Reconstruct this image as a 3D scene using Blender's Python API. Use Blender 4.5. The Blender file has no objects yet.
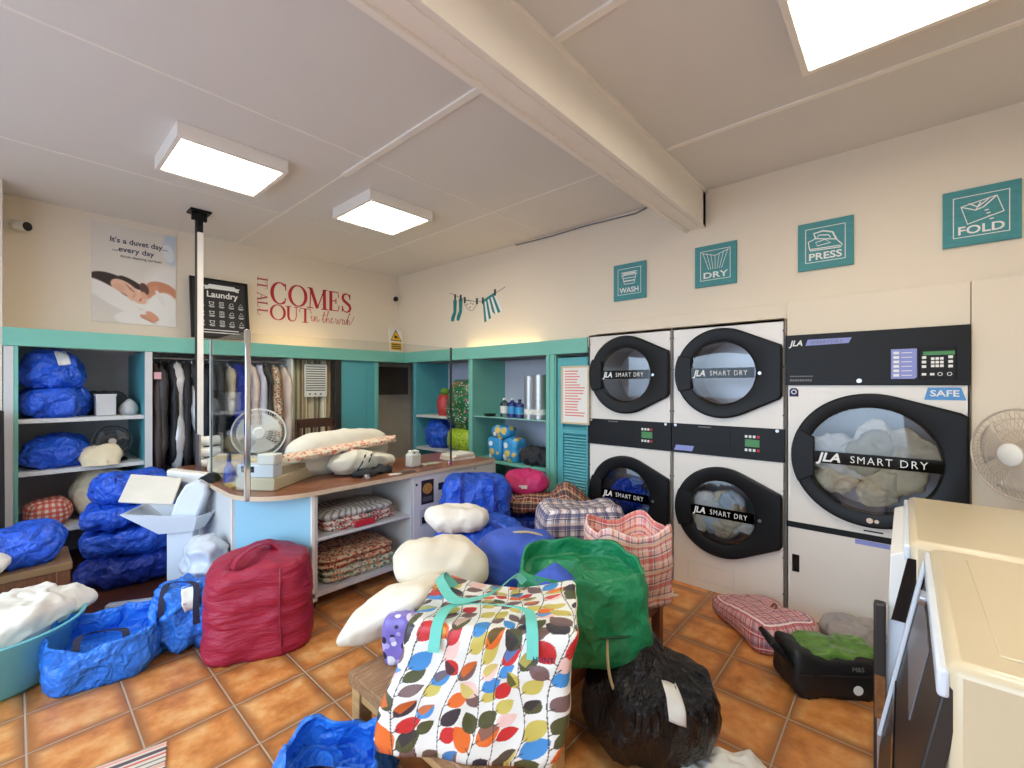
import bpy, math, random
import numpy as np
from mathutils import Vector, Matrix, noise
R_ = math.radians
PI = math.pi
SC = bpy.context.scene
COL = SC.collection

# ------------------------------------------------------------------ camera, world, light, exposure
CAM_Z = 1.5
FWD = Vector((0.74732, 0.66447, 0)); RGT = Vector((0.66447, -0.74732, 0))
cam_d = bpy.data.cameras.new('camera'); cam = bpy.data.objects.new('camera', cam_d); COL.objects.link(cam)
cam_d.sensor_width = 36.0; cam_d.lens = 442.0/1024*36.0; cam_d.clip_start = 0.02
cam_d.shift_y = 1.0/1024
cam.location = (0, 0, CAM_Z)
cam.rotation_euler = (PI/2, 0, math.atan2(FWD.y, FWD.x) - PI/2)
SC.camera = cam
SC.view_settings.view_transform = 'Standard'; SC.view_settings.look = 'None'
SC.view_settings.exposure = 0.46; SC.view_settings.gamma = 1.0; SC.view_settings.use_curve_mapping = False
W = bpy.data.worlds.new('sky'); SC.world = W; W.use_nodes = True
bgn = W.node_tree.nodes['Background']; bgn.inputs[1].default_value = 4.5
_tc = W.node_tree.nodes.new('ShaderNodeTexCoord'); _sp = W.node_tree.nodes.new('ShaderNodeSeparateXYZ'); _rp = W.node_tree.nodes.new('ShaderNodeValToRGB')
_mr = W.node_tree.nodes.new('ShaderNodeMapRange'); _mr.inputs[1].default_value = -0.12; _mr.inputs[2].default_value = 0.12
_rp.color_ramp.elements[0].color = (0.24, 0.30, 0.40, 1); _rp.color_ramp.elements[1].color = (0.62, 0.80, 1.0, 1)      # street below, pale sky above
W.node_tree.links.new(_tc.outputs['Generated'], _sp.inputs[0]); W.node_tree.links.new(_sp.outputs[2], _mr.inputs[0]); W.node_tree.links.new(_mr.outputs[0], _rp.inputs[0]); W.node_tree.links.new(_rp.outputs[0], bgn.inputs[0])
SC.cycles.use_denoising = True
SC.cycles.max_bounces = 8; SC.cycles.diffuse_bounces = 4; SC.cycles.transparent_max_bounces = 24
SC.cycles.sample_clamp_indirect = 6.0
PANEL_W = 13.0          # strength of the ceiling panels
STRIP_W = 8.0          # strength of the hidden shelf-top tubes
def portal(loc, rot, sx, sy):
    l = bpy.data.lights.new('window_portal', 'AREA'); l.shape = 'RECTANGLE'; l.size = sx; l.size_y = sy
    l.cycles.is_portal = True
    o = bpy.data.objects.new('window_portal', l); o.location = loc; o.rotation_euler = rot; COL.objects.link(o)
portal((-1.62, 1.85, 1.55), (0, -PI/2, 0), 2.1, 4.4)

# ------------------------------------------------------------------ materials
def s2l(c):
    return tuple((x/12.92 if x <= 0.04045 else ((x+0.055)/1.055)**2.4) for x in c)
def rgb(r, g, b): return s2l((r/255, g/255, b/255)) + (1,)
class NT:
    def __init__(s, name):
        s.m = bpy.data.materials.new(name); s.m.use_nodes = True; s.t = s.m.node_tree
        s.b = s.t.nodes['Principled BSDF']; s.out = s.t.nodes['Material Output']
    def n(s, typ, **kw):
        nd = s.t.nodes.new('ShaderNode'+typ)
        for k, v in kw.items(): setattr(nd, k, v)
        return nd
    def l(s, a, b): s.t.links.new(a, b)
    def math(s, op, a, b=None):
        nd = s.n('Math', operation=op)
        for i, x in enumerate((a, b)):
            if x is None: continue
            if isinstance(x, (int, float)): nd.inputs[i].default_value = x
            else: s.l(x, nd.inputs[i])
        return nd.outputs[0]
    def mix(s, f, a, b):
        nd = s.n('Mix', data_type='RGBA')
        for i, x in ((0, f), (6, a), (7, b)):
            if isinstance(x, (int, float)): nd.inputs[i].default_value = x
            elif isinstance(x, tuple): nd.inputs[i].default_value = x
            else: s.l(x, nd.inputs[i])
        return nd.outputs[2]
    def noise(s, scale, detail=3, rough=0.5, co='Object', sc=None, dist=0):
        tc = s.n('TexCoord'); nd = s.n('TexNoise'); nd.inputs['Scale'].default_value = scale
        nd.inputs['Detail'].default_value = detail; nd.inputs['Roughness'].default_value = rough; nd.inputs['Distortion'].default_value = dist
        v = tc.outputs[co]
        if sc:
            mp = s.n('Mapping'); mp.inputs['Scale'].default_value = sc; s.l(v, mp.inputs[0]); v = mp.outputs[0]
        s.l(v, nd.inputs['Vector']); return nd.outputs[0]
    def bump(s, h, strength=0.3, dist=0.01):
        b = s.n('Bump'); b.inputs['Strength'].default_value = strength; b.inputs['Distance'].default_value = dist
        s.l(h, b.inputs['Height']); s.l(b.outputs[0], s.b.inputs['Normal'])
    def set(s, color=None, rough=0.5, metal=0.0, spec=0.5, coat=0, sheen=0):
        if color is not None:
            if isinstance(color, tuple): s.b.inputs['Base Color'].default_value = color
            else: s.l(color, s.b.inputs['Base Color'])
        s.b.inputs['Roughness'].default_value = rough; s.b.inputs['Metallic'].default_value = metal
        s.b.inputs['Specular IOR Level'].default_value = spec
        s.b.inputs['Coat Weight'].default_value = coat
        return s
def mat(name, c, rough=0.5, metal=0.0, spec=0.5, var=0.08, vs=6.0, bump=0.0, bs=60.0, bd=0.004, coat=0, sc=None):
    k = NT(name); c = rgb(*c)
    if var:
        f = k.noise(vs, 4, 0.6, sc=sc)
        dk = tuple(x*(1-var*2.2) for x in c[:3])+(1,)
        lt = tuple(min(1, x*(1+var)) for x in c[:3])+(1,)
        k.set(k.mix(f, dk, lt), rough, metal, spec, coat)
    else: k.set(c, rough, metal, spec, coat)
    if bump: k.bump(k.noise(bs, 4, 0.6, sc=sc), bump, bd)
    return k.m
def emis(name, c, st):
    k = NT(name); k.set(rgb(*c), 0.4); k.b.inputs['Emission Color'].default_value = rgb(*c); k.b.inputs['Emission Strength'].default_value = st
    return k.m
def glass(name, tint=(240, 246, 246), rough=0.0, ior=1.5, refl=1.0):
    k = NT(name); tr = k.n('BsdfTransparent'); tr.inputs[0].default_value = rgb(*tint)
    gl = k.n('BsdfGlossy'); gl.inputs['Roughness'].default_value = rough
    fr = k.n('Fresnel'); fr.inputs[0].default_value = ior
    mx = k.n('MixShader'); k.l(k.math('MULTIPLY', fr.outputs[0], refl), mx.inputs[0]); k.l(tr.outputs[0], mx.inputs[1]); k.l(gl.outputs[0], mx.inputs[2])
    k.l(mx.outputs[0], k.out.inputs[0]); return k.m
def plaid(name, base, bands, rough=0.45, axis2=True):
    """woven check: bands = (period, offset, width, colour, strength) over UV metres"""
    k = NT(name); tc = k.n('TexCoord'); sp = k.n('SeparateXYZ'); k.l(tc.outputs['UV'], sp.inputs[0])
    col = rgb(*base)
    for ax in (0, 1) if axis2 else (0,):
        for (p, o, w, c, st) in bands:
            fr = k.math('FRACT', k.math('MULTIPLY', k.math('ADD', sp.outputs[ax], o+10*p), 1/p))
            m = k.math('MULTIPLY', k.math('LESS_THAN', fr, w/p), st)
            col = k.mix(m, col, rgb(*c))
    k.set(col, rough, 0, 0.5); k.bump(k.noise(260, 2), 0.15, 0.002); return k.m
def wood(name, a, b, rough=0.4, sc=(1, 14, 14), s=6):
    k = NT(name); f = k.noise(s, 6, 0.65, sc=sc, dist=0.6)
    rp = k.n('ValToRGB'); rp.color_ramp.elements[0].color = rgb(*a); rp.color_ramp.elements[1].color = rgb(*b)
    rp.color_ramp.elements[0].position = 0.3; rp.color_ramp.elements[1].position = 0.7
    k.l(f, rp.inputs[0]); k.set(rp.outputs[0], rough); k.bump(f, 0.12, 0.003); return k.m
def spots(name, base, cols, scale=14, rough=0.8, thr=0.42):
    """printed cloth: random coloured blotches on a base cloth"""
    k = NT(name); tc = k.n('TexCoord'); col = rgb(*base)
    for i, c in enumerate(cols):
        mp = k.n('Mapping'); mp.inputs['Location'].default_value = (i*3.7, i*1.9, i*2.3); k.l(tc.outputs['Object'], mp.inputs[0])
        vo = k.n('TexVoronoi'); vo.inputs['Scale'].default_value = scale*(1+0.17*i); k.l(mp.outputs[0], vo.inputs['Vector'])
        m = k.math('LESS_THAN', vo.outputs['Distance'], thr)
        cs = k.n('SeparateColor'); k.l(vo.outputs['Color'], cs.inputs[0])
        m = k.math('MULTIPLY', m, k.math('GREATER_THAN', cs.outputs[0], 0.35))
        col = k.mix(m, col, rgb(*c))
    k.set(col, rough); return k.m
def painted(name, rough=0.6):
    k = NT(name); a = k.n('VertexColor'); a.layer_name = 'Col'; k.set(a.outputs[0], rough); return k.m

M = {}
M['wall'] = mat('wall_paint', (236, 224, 204), 0.75, var=0.02, vs=1.5, bump=0.05, bs=40)
M['ceil'] = mat('ceiling_paint', (228, 224, 218), 0.8, var=0.03, vs=1.2, bump=0.05, bs=30)
M['trimw'] = mat('white_trim_paint', (246, 240, 230), 0.55, var=0.02)
M['teal'] = mat('teal_gloss_paint', (124, 196, 180), 0.35, var=0.04, vs=3)
M['tealblue'] = mat('teal_shelf_paint', (92, 176, 184), 0.4, var=0.05, vs=3)
M['shelfw'] = mat('white_shelf_board', (214, 214, 212), 0.5, var=0.03)
M['backgrey'] = mat('grey_back_board', (226, 222, 224), 0.7, var=0.04)
M['lav'] = mat('lavender_back_board', (205, 205, 222), 0.7, var=0.03)
M['enamel'] = mat('white_enamel', (236, 230, 220), 0.3, var=0.015, coat=0.2)
M['cream'] = mat('cream_enamel', (216, 200, 166), 0.28, var=0.02, coat=0.2)
M['bluewhite'] = mat('blue_white_plastic', (222, 230, 240), 0.35, var=0.01)
M['black'] = mat('black_plastic', (18, 18, 19), 0.45, var=0.05, spec=0.3)
M['blackg'] = mat('black_gloss', (14, 14, 16), 0.15, var=0.0)
M['dkgrey'] = mat('dark_grey_metal', (52, 48, 46), 0.4, 0.2, var=0.06)
M['rust'] = mat('rusty_metal', (150, 96, 50), 0.7, 0.2, var=0.35, vs=60)
M['steel'] = mat('brushed_steel', (188, 188, 190), 0.28, 0.9, var=0.04)
M['chrome'] = mat('chrome', (220, 220, 224), 0.12, 1.0, var=0)
M['galv'] = mat('galvanised_drum', (190, 190, 192), 0.4, 0.5, var=0.08)
M['white'] = mat('white_plastic', (240, 238, 232), 0.4, var=0.01)
M['whitecloth'] = mat('white_cotton', (240, 234, 222), 0.9, var=0.04, vs=8, bump=0.15, bs=40)
M['creamcloth'] = mat('cream_cotton', (232, 216, 182), 0.9, var=0.08, vs=8, bump=0.15, bs=40)
M['pillow'] = mat('pillow_ticking', (238, 228, 206), 0.9, var=0.06, vs=3, bump=0.12, bs=24, bd=0.01)
M['red'] = mat('red_lettering', (186, 36, 52), 0.6, var=0)
M['ink'] = mat('navy_ink', (30, 34, 84), 0.6, var=0)
M['greyink'] = mat('grey_ink', (120, 118, 118), 0.6, var=0)
M['whiteink'] = mat('white_ink', (238, 238, 234), 0.5, var=0)
M['signteal'] = mat('teal_canvas', (78, 154, 158), 0.7, var=0.16, vs=14, sc=(1, 1, 6), bump=0.2, bs=160)
M['decal'] = mat('teal_vinyl', (24, 128, 130), 0.5, var=0)
M['yellow'] = mat('yellow_print', (242, 188, 30), 0.5, var=0)
M['btnlav'] = mat('lavender_print', (142, 152, 214), 0.5, var=0)
M['skyblue'] = mat('blue_print', (84, 152, 214), 0.5, var=0)
M['redled'] = mat('red_print', (196, 40, 50), 0.5, var=0)
M['green'] = mat('green_display', (70, 140, 80), 0.4, var=0)
M['panelblue'] = mat('pale_blue_laminate', (150, 202, 224), 0.45, var=0.02)
M['lam'] = wood('brown_worktop_laminate', (120, 70, 46), (168, 108, 76), 0.3, (2, 22, 22), 5)
M['lamedge'] = mat('worktop_edge', (214, 190, 160), 0.5)
M['oak'] = wood('light_oak', (176, 134, 84), (206, 168, 116), 0.5, (12, 2, 12))
M['oaktop'] = wood('worn_oak_top', (118, 82, 54), (176, 136, 96), 0.45, (2, 14, 14))
M['brownwood'] = wood('brown_wood', (96, 54, 32), (140, 88, 56), 0.45, (14, 14, 2))
M['darkwood'] = wood('dark_chair_wood', (60, 32, 22), (96, 54, 38), 0.4, (2, 14, 14))
M['vinylfloor'] = wood('brown_vinyl_floor', (84, 46, 30), (122, 72, 48), 0.4, (3, 18, 3), 4)
M['seat'] = mat('brown_vinyl_seat', (136, 104, 70), 0.38, var=0.1, vs=5)
M['glass'] = glass('clear_screen_glass', (248, 250, 249), 0.0, 1.3, 0.4)
M['winglass'] = glass('shop_window_glass', (248, 250, 250), 0.0, 1.45)
M['doorglass'] = glass('dryer_door_glass', (248, 248, 250), 0.02, 1.8)
M['shelfglass'] = mat('frosted_green_glass', (150, 208, 196), 0.25, var=0)
M['clearplastic'] = glass('clear_plastic', (214, 216, 218), 0.15, 1.6)
M['bandglass'] = glass('smoked_door_band', (52, 50, 52), 0.1, 1.5)
M['silverfilm'] = mat('silver_wrap', (190, 190, 194), 0.3, 0.7, var=0.08, vs=20, bump=0.4, bs=30)
def tarp(name, c, rough=0.36, cs=7.0, st=0.8):
    k = NT(name); c = rgb(*c); tc = k.n('TexCoord')
    f = k.noise(3.5, 4, 0.6)
    k.set(k.mix(f, tuple(x*0.8 for x in c[:3])+(1,), tuple(min(1, x*1.12) for x in c[:3])+(1,)), rough, 0, 0.5)
    nz = k.n('TexNoise'); nz.inputs['Scale'].default_value = 6; nz.inputs['Detail'].default_value = 3; k.l(tc.outputs['Object'], nz.inputs['Vector'])
    vm = k.n('VectorMath', operation='MULTIPLY_ADD'); k.l(nz.outputs['Color'], vm.inputs[0]); vm.inputs[1].default_value = (.22, .22, .22); k.l(tc.outputs['Object'], vm.inputs[2])
    hs = None
    for sc_, w_ in ((cs, 1.0), (cs*2.3, .45)):
        vo = k.n('TexVoronoi', feature='DISTANCE_TO_EDGE'); vo.inputs['Scale'].default_value = sc_; k.l(vm.outputs[0], vo.inputs['Vector'])
        h = k.math('MULTIPLY', k.math('MINIMUM', vo.outputs['Distance'], .30), w_); hs = h if hs is None else k.math('ADD', hs, h)
    hs = k.math('SUBTRACT', k.math('MULTIPLY', k.noise(16, 4, .6), .35), hs)
    k.bump(hs, st, 0.05); return k.m
M['blue'] = tarp('blue_woven_plastic', (38, 92, 214))
M['bluelt'] = tarp('bright_blue_woven_plastic', (44, 124, 232))
M['bluedk'] = tarp('deep_blue_woven_plastic', (32, 62, 168))
M['blueholdall'] = mat('blue_holdall_cloth', (62, 96, 200), 0.6, var=0.08, bump=0.3, bs=20, bd=0.01)
M['greenbag'] = tarp('green_woven_plastic', (30, 140, 92), 0.42, 5.0, 0.5)
M['binbag'] = NT('black_bin_liner').set(rgb(18, 17, 18), 0.24, 0, 0.5).m
k = NT('black_bin_liner_film'); k.set(rgb(16, 15, 16), 0.26, 0, 0.5); k.bump(k.noise(9, 4, 0.6, sc=(2.5, 2.5, 0.8), dist=1.5), 0.9, 0.03); M['binbag'] = k.m
k = NT('crimson_nylon'); k.set(rgb(164, 34, 62), 0.5, 0, 0.4); k.bump(k.noise(5, 4, 0.6, sc=(1, 1, 5), dist=0.8), 0.6, 0.03); M['crimson'] = k.m
M['crimsonseam'] = mat('crimson_piping', (140, 26, 50), 0.5, var=0)
M['pink'] = mat('pink_nylon', (206, 44, 110), 0.5, bump=0.3, bs=14, bd=0.02)
M['webbing'] = mat('dark_webbing', (24, 30, 62), 0.6)
M['beigeweb'] = mat('cream_rope', (206, 190, 150), 0.8)
M['tealweb'] = mat('turquoise_webbing', (110, 206, 190), 0.55)
M['label'] = mat('white_paper', (240, 238, 230), 0.7, var=0)
M['brownlabel'] = mat('beige_paper_tag', (226, 206, 186), 0.7, var=0)
M['tub'] = mat('teal_plastic_tub', (104, 186, 196), 0.35, var=0.02)
M['greycloth'] = mat('grey_wool', (168, 160, 156), 0.95, var=0.12, vs=30, bump=0.4, bs=90)
M['darkcloth'] = mat('dark_cloth', (52, 54, 58), 0.9, var=0.1, bump=0.2, bs=30)
M['plaidgrey'] = plaid('white_navy_check', (240, 228, 224), [(0.075, 0, 0.026, (66, 66, 116), 0.72), (0.075, 0.012, 0.006, (24, 20, 34), 0.85), (0.15, 0.05, 0.02, (206, 170, 150), 0.5), (0.0375, 0.02, 0.004, (60, 50, 76), 0.5)])
M['plaidpink'] = plaid('pink_check', (242, 196, 186), [(0.07, 0, 0.026, (214, 82, 84), 0.6), (0.07, 0.04, 0.006, (60, 60, 92), 0.6), (0.14, 0.06, 0.012, (250, 226, 190), 0.7), (0.035, 0.012, 0.004, (250, 240, 236), 0.7)])
M['plaidred'] = plaid('red_check', (222, 176, 176), [(0.06, 0, 0.024, (186, 52, 62), 0.62), (0.06, 0.035, 0.006, (70, 50, 70), 0.6), (0.06, 0.05, 0.005, (250, 244, 240), 0.8), (0.12, 0.03, 0.012, (120, 110, 150), 0.4)])
M['tartan'] = plaid('dark_tartan', (142, 40, 40), [(0.08, 0, 0.03, (44, 54, 48), 0.6), (0.08, 0.04, 0.006, (226, 200, 120), 0.7), (0.04, 0.01, 0.004, (220, 210, 200), 0.6)], 0.7)
M['redcheckwhite'] = plaid('red_white_gingham', (232, 206, 190), [(0.05, 0, 0.025, (206, 66, 40), 0.75)], 0.6)
M['floral'] = spots('pink_floral_cloth', (240, 222, 200), [(226, 130, 110), (238, 176, 150), (206, 92, 84)], 26, 0.8, 0.36)
M['floralred'] = spots('red_floral_cloth', (226, 206, 190), [(190, 50, 56), (206, 90, 80), (90, 110, 96)], 34)
M['floralgreen'] = spots('green_floral_cloth', (206, 206, 180), [(70, 120, 92), (120, 150, 110), (210, 130, 90)], 34)
M['floralorange'] = spots('orange_floral_cloth', (214, 186, 150), [(200, 104, 62), (110, 106, 80), (176, 62, 52)], 34)
M['floraldress'] = spots('beige_floral_cloth', (206, 180, 150), [(176, 96, 66), (236, 222, 200), (116, 90, 70)], 30)
M['xmas'] = spots('green_printed_film', (26, 104, 62), [(40, 150, 84), (210, 60, 60), (230, 230, 226), (14, 70, 44)], 30, 0.3, 0.3)
M['lime'] = spots('lime_printed_film', (170, 200, 52), [(206, 220, 90), (110, 150, 40)], 26, 0.35, 0.35)
M['purple'] = spots('purple_printed_film', (128, 112, 190), [(230, 228, 240), (36, 30, 60), (180, 170, 220)], 18, 0.3, 0.4)
M['detergent'] = spots('blue_detergent_pack', (60, 156, 214), [(238, 240, 244), (230, 200, 110)], 9, 0.35, 0.4)
M['stripesgrey'] = plaid('grey_striped_cloth', (206, 204, 196), [(0.05, 0, 0.018, (92, 96, 92), 0.7)], 0.8, False)
M['curtain'] = plaid('striped_curtain', (226, 214, 184), [(0.16, 0, 0.026, (112, 90, 74), 0.85), (0.16, 0.045, 0.014, (246, 236, 210), 0.9), (0.16, 0.075, 0.02, (132, 156, 142), 0.85), (0.16, 0.1, 0.008, (226, 160, 96), 0.9), (0.16, 0.125, 0.016, (176, 146, 106), 0.8)], 0.9, False)
M['matcloth'] = plaid('striped_mat', (214, 204, 188), [(0.12, 0, 0.02, (70, 44, 60), 0.9), (0.12, 0.022, 0.012, (206, 90, 84), 0.9), (0.12, 0.045, 0.008, (120, 104, 92), 0.9), (0.12, 0.07, 0.008, (120, 104, 92), 0.9), (0.12, 0.09, 0.016, (226, 150, 130), 0.8)], 0.95, False)
M['paint'] = painted('printed_colours', 0.55)
M['paintcloth'] = painted('printed_coated_cloth', 0.42)
M['vent'] = mat('fan_hub_white', (236, 232, 222), 0.4, var=0)

# ------------------------------------------------------------------ mesh tools (world coordinates unless said otherwise)
class MB:
    def __init__(s): s.v = []; s.f = []; s.m = []
    def add(s, vs, fs, m=0):
        o = len(s.v); s.v += [tuple(x) for x in vs]; s.f += [tuple(i+o for i in f) for f in fs]; s.m += [m]*len(fs); return s
    def box(s, x0, x1, y0, y1, z0, z1, m=0):
        vs = [(x, y, z) for x in (x0, x1) for y in (y0, y1) for z in (z0, z1)]
        return s.add(vs, [(0, 1, 3, 2), (4, 6, 7, 5), (0, 4, 5, 1), (2, 3, 7, 6), (0, 2, 6, 4), (1, 5, 7, 3)], m)
    def obox(s, o, u, v, n, m=0):
        o = Vector(o); u = Vector(u); v = Vector(v); n = Vector(n)
        vs = [o+a*u+b*v+c*n for a in (0, 1) for b in (0, 1) for c in (0, 1)]
        fs = [(0, 1, 3, 2), (4, 6, 7, 5), (0, 4, 5, 1), (2, 3, 7, 6), (0, 2, 6, 4), (1, 5, 7, 3)]
        if u.cross(v).dot(n) < 0: fs = [f[::-1] for f in fs]
        return s.add(vs, fs, m)
    def tube(s, pts, r, seg=10, m=0, caps=True, closed=False):
        pts = [Vector(p) for p in pts]; n = len(pts); vs = []; up = None
        for i, p in enumerate(pts):
            if closed: t = pts[(i+1) % n]-pts[i-1]
            else: t = pts[min(i+1, n-1)]-pts[max(i-1, 0)]
            t.normalize()
            if up is None: up = Vector((0, 0, 1)) if abs(t.z) < 0.9 else Vector((1, 0, 0))
            a = t.cross(up)
            if a.length < 1e-5: a = t.cross(Vector((0, 1, 0)))
            a.normalize(); b = a.cross(t); up = b
            rr = r[i] if isinstance(r, (list, tuple)) else r
            vs += [p+rr*(math.cos(2*PI*j/seg)*a+math.sin(2*PI*j/seg)*b) for j in range(seg)]
        fs = []
        for i in range(n if closed else n-1):
            for j in range(seg):
                k = (j+1) % seg; i2 = (i+1) % n
                fs.append((i*seg+j, i*seg+k, i2*seg+k, i2*seg+j))
        if caps and not closed: fs += [tuple(range(seg))[::-1], tuple(range((n-1)*seg, n*seg))]
        return s.add(vs, fs, m)
    def lathe(s, c, prof, seg=32, m=0, axis='z', sx=1, sy=1):
        vs = []; c = Vector(c); n = len(prof)
        for (r, h) in prof:
            for j in range(seg):
                a = 2*PI*j/seg; p = (r*math.cos(a)*sx, r*math.sin(a)*sy, h)
                if axis == 'x': p = (p[2], p[0], p[1])
                elif axis == 'y': p = (p[0], p[2], p[1])
                vs.append(c+Vector(p))
        fs = [(i*seg+j, i*seg+(j+1) % seg, (i+1)*seg+(j+1) % seg, (i+1)*seg+j) for i in range(n-1) for j in range(seg)]
        return s.add(vs, fs, m)
    def prism(s, poly, z0, z1, m=0, f=None):
        """poly in 2D, extruded; f maps (a, b, c) to a point"""
        f = f or (lambda a, b, c: (a, b, c)); n = len(poly)
        vs = [f(a, b, z0) for a, b in poly]+[f(a, b, z1) for a, b in poly]
        fs = [tuple(range(n))[::-1], tuple(range(n, 2*n))]+[(i, (i+1) % n, n+(i+1) % n, n+i) for i in range(n)]
        return s.add(vs, fs, m)
    def grid(s, nu, nv, f, m=0, wrap=False):
        vs = [f(i/nu, j/nv) for i in range(nu+1) for j in range(nv+1)]
        fs = [(i*(nv+1)+j, (i+1)*(nv+1)+j, (i+1)*(nv+1)+j+1, i*(nv+1)+j+1) for i in range(nu) for j in range(nv)]
        return s.add(vs, fs, m)
    def ribbon(s, pts, wdir, w, m=0, th=0.002):
        wd = Vector(wdir).normalized()*w/2; pts = [Vector(p) for p in pts]; vs = []
        for i, p in enumerate(pts):
            t = (pts[min(i+1, len(pts)-1)]-pts[max(i-1, 0)]).normalized(); n = t.cross(wd).normalized()*th/2
            vs += [p-wd-n, p+wd-n, p+wd+n, p-wd+n]
        fs = []
        for i in range(len(pts)-1):
            for j in range(4): fs.append((i*4+j, i*4+(j+1) % 4, i*4+4+(j+1) % 4, i*4+4+j))
        e = (len(pts)-1)*4
        return s.add(vs, fs+[(3, 2, 1, 0), (e, e+1, e+2, e+3)], m)
class PL:
    """a flat frame on a wall or panel: u to the right, v up, n out of the face"""
    def __init__(s, o, u, v, n): s.o = Vector(o); s.u = Vector(u); s.v = Vector(v); s.n = Vector(n)
    def p(s, u, v, n=0): return s.o+s.u*u+s.v*v+s.n*n
    def mx(s, u, v, n=0):
        m = Matrix.Identity(4)
        for i, c in enumerate((s.u, s.v, s.n, s.p(u, v, n))):
            for j in range(3): m[j][i] = c[j]
        return m
    def rect(s, mb, u0, u1, v0, v1, n0=0, n1=0.002, m=0): return mb.obox(s.p(u0, v0, n0), s.u*(u1-u0), s.v*(v1-v0), s.n*(n1-n0), m)
    def poly(s, mb, pts, n0=0, n1=0.002, m=0): return mb.prism(pts, n0, n1, m, lambda a, b, c: s.p(a, b, c))
    def stroke(s, mb, pts, w, n0=0, n1=0.002, m=0, closed=False):
        pts = [Vector((a, b)) for a, b in pts]; N = len(pts); L = []
        for i, p in enumerate(pts):
            t = (pts[(i+1) % N]-pts[i-1]) if closed else (pts[min(i+1, N-1)]-pts[max(i-1, 0)])
            t = t.normalized() if t.length > 1e-9 else Vector((1, 0)); nn = Vector((-t.y, t.x))
            ww = w[i] if isinstance(w, (list, tuple)) else w
            L.append((p-nn*ww/2, p+nn*ww/2))
        for i in range(N if closed else N-1):
            a, b = L[i]; d, c = L[(i+1) % N]
            s.poly(mb, [tuple(a), tuple(d), tuple(c), tuple(b)], n0, n1, m)
        return mb

def wloc(o):
    return Vector(o['_w']) if o is not None and '_w' in o else Vector((0, 0, 0))
def setp(o, label=None, cat=None, group=None, kind=None):
    for k_, v_ in (('label', label), ('category', cat), ('group', group), ('kind', kind)):
        if v_: o[k_] = v_
    return o
ROOTS = {}
def thing(name, label, cat, loc, group=None):
    o = bpy.data.objects.new(name, None); COL.objects.link(o); o.location = loc; o.empty_display_size = 0.1
    ROOTS[o.name] = Vector(loc); return setp(o, label, cat, group)
def finish(me, mats, smooth, ang):
    for m in (mats if isinstance(mats, (list, tuple)) else [mats]): me.materials.append(M[m] if isinstance(m, str) else m)
    if smooth:
        me.polygons.foreach_set('use_smooth', [True]*len(me.polygons))
        if ang: me.set_sharp_from_angle(angle=R_(ang))
def obj(name, mb, mats, parent=None, base=None, bevel=0, smooth=True, ang=38, local=False, uv=None):
    """one mesh object; with a parent the verts (world) become local to it; else the origin goes to `base`"""
    if parent is not None:
        off = Vector((0, 0, 0))
        q = parent
        while q is not None: off += q.location; q = q.parent
    elif base is not None: off = Vector(base)
    else: off = Vector((0, 0, 0))
    if local: off = Vector((0, 0, 0))
    me = bpy.data.meshes.new(name)
    me.from_pydata([tuple(Vector(p)-off) for p in mb.v], [], mb.f); me.update()
    if any(mb.m): me.polygons.foreach_set('material_index', mb.m)
    if uv:
        ul = me.uv_layers.new(name='UVMap')
        for lp in me.loops: ul.data[lp.index].uv = uv(mb.v[lp.vertex_index])
    finish(me, mats, smooth, ang)
    o = bpy.data.objects.new(name, me); COL.objects.link(o)
    if parent is not None: o.parent = parent
    elif base is not None: o.location = base
    if bevel:
        b = o.modifiers.new('bevel', 'BEVEL'); b.width = bevel; b.segments = 2; b.limit_method = 'ANGLE'; b.angle_limit = R_(50)
    return o
def struct(name, mb, mats, **kw): return setp(obj(name, mb, mats, **kw), kind='structure')
def text(name, s, size, m, parent, mx, shear=0, bold=0.0, width=None, align='LEFT', ext=0.0008, space=1.0):
    cu = bpy.data.curves.new(name, 'FONT'); cu.body = s; cu.size = size; cu.shear = shear; cu.offset = bold*size; cu.extrude = ext
    cu.align_x = align; cu.space_character = space; cu.resolution_u = 3
    t = bpy.data.objects.new(name, cu); COL.objects.link(t); bpy.context.view_layer.update()
    dg = bpy.context.evaluated_depsgraph_get(); me = bpy.data.meshes.new_from_object(t.evaluated_get(dg))
    bpy.data.objects.remove(t); bpy.data.curves.remove(cu)
    if width and len(me.vertices):
        xs = [v.co.x for v in me.vertices]; sx = width/max(1e-6, max(xs)-min(xs)); me.transform(Matrix.Diagonal((sx, 1, 1, 1)))
    off = Vector((0, 0, 0)); q = parent
    while q is not None: off += q.location; q = q.parent
    me.transform(Matrix.Translation(-off) @ mx); me.materials.clear(); me.materials.append(M[m])
    o = bpy.data.objects.new(name, me); COL.objects.link(o); o.parent = parent; return o
def copy_tree(o, parent=None):
    c = o.copy(); COL.objects.link(c)
    if parent is not None: c.parent = parent
    for ch in [x for x in COL.objects if x.parent == o]: copy_tree(ch, c)
    return c
def fbm(p, f, an=(1, 1, 1)):
    q = Vector((p[0]*f*an[0], p[1]*f*an[1], p[2]*f*an[2])); return noise.noise(q)+0.5*noise.noise(q*2.1)
def crease(p, f, an=(1, 1, 1)):
    q = Vector((p[0]*f*an[0], p[1]*f*an[1], p[2]*f*an[2])); return 1-2.2*abs(noise.noise(q))+0.5*(1-2.2*abs(noise.noise(q*2.3+Vector((5, 1, 2)))))
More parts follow.
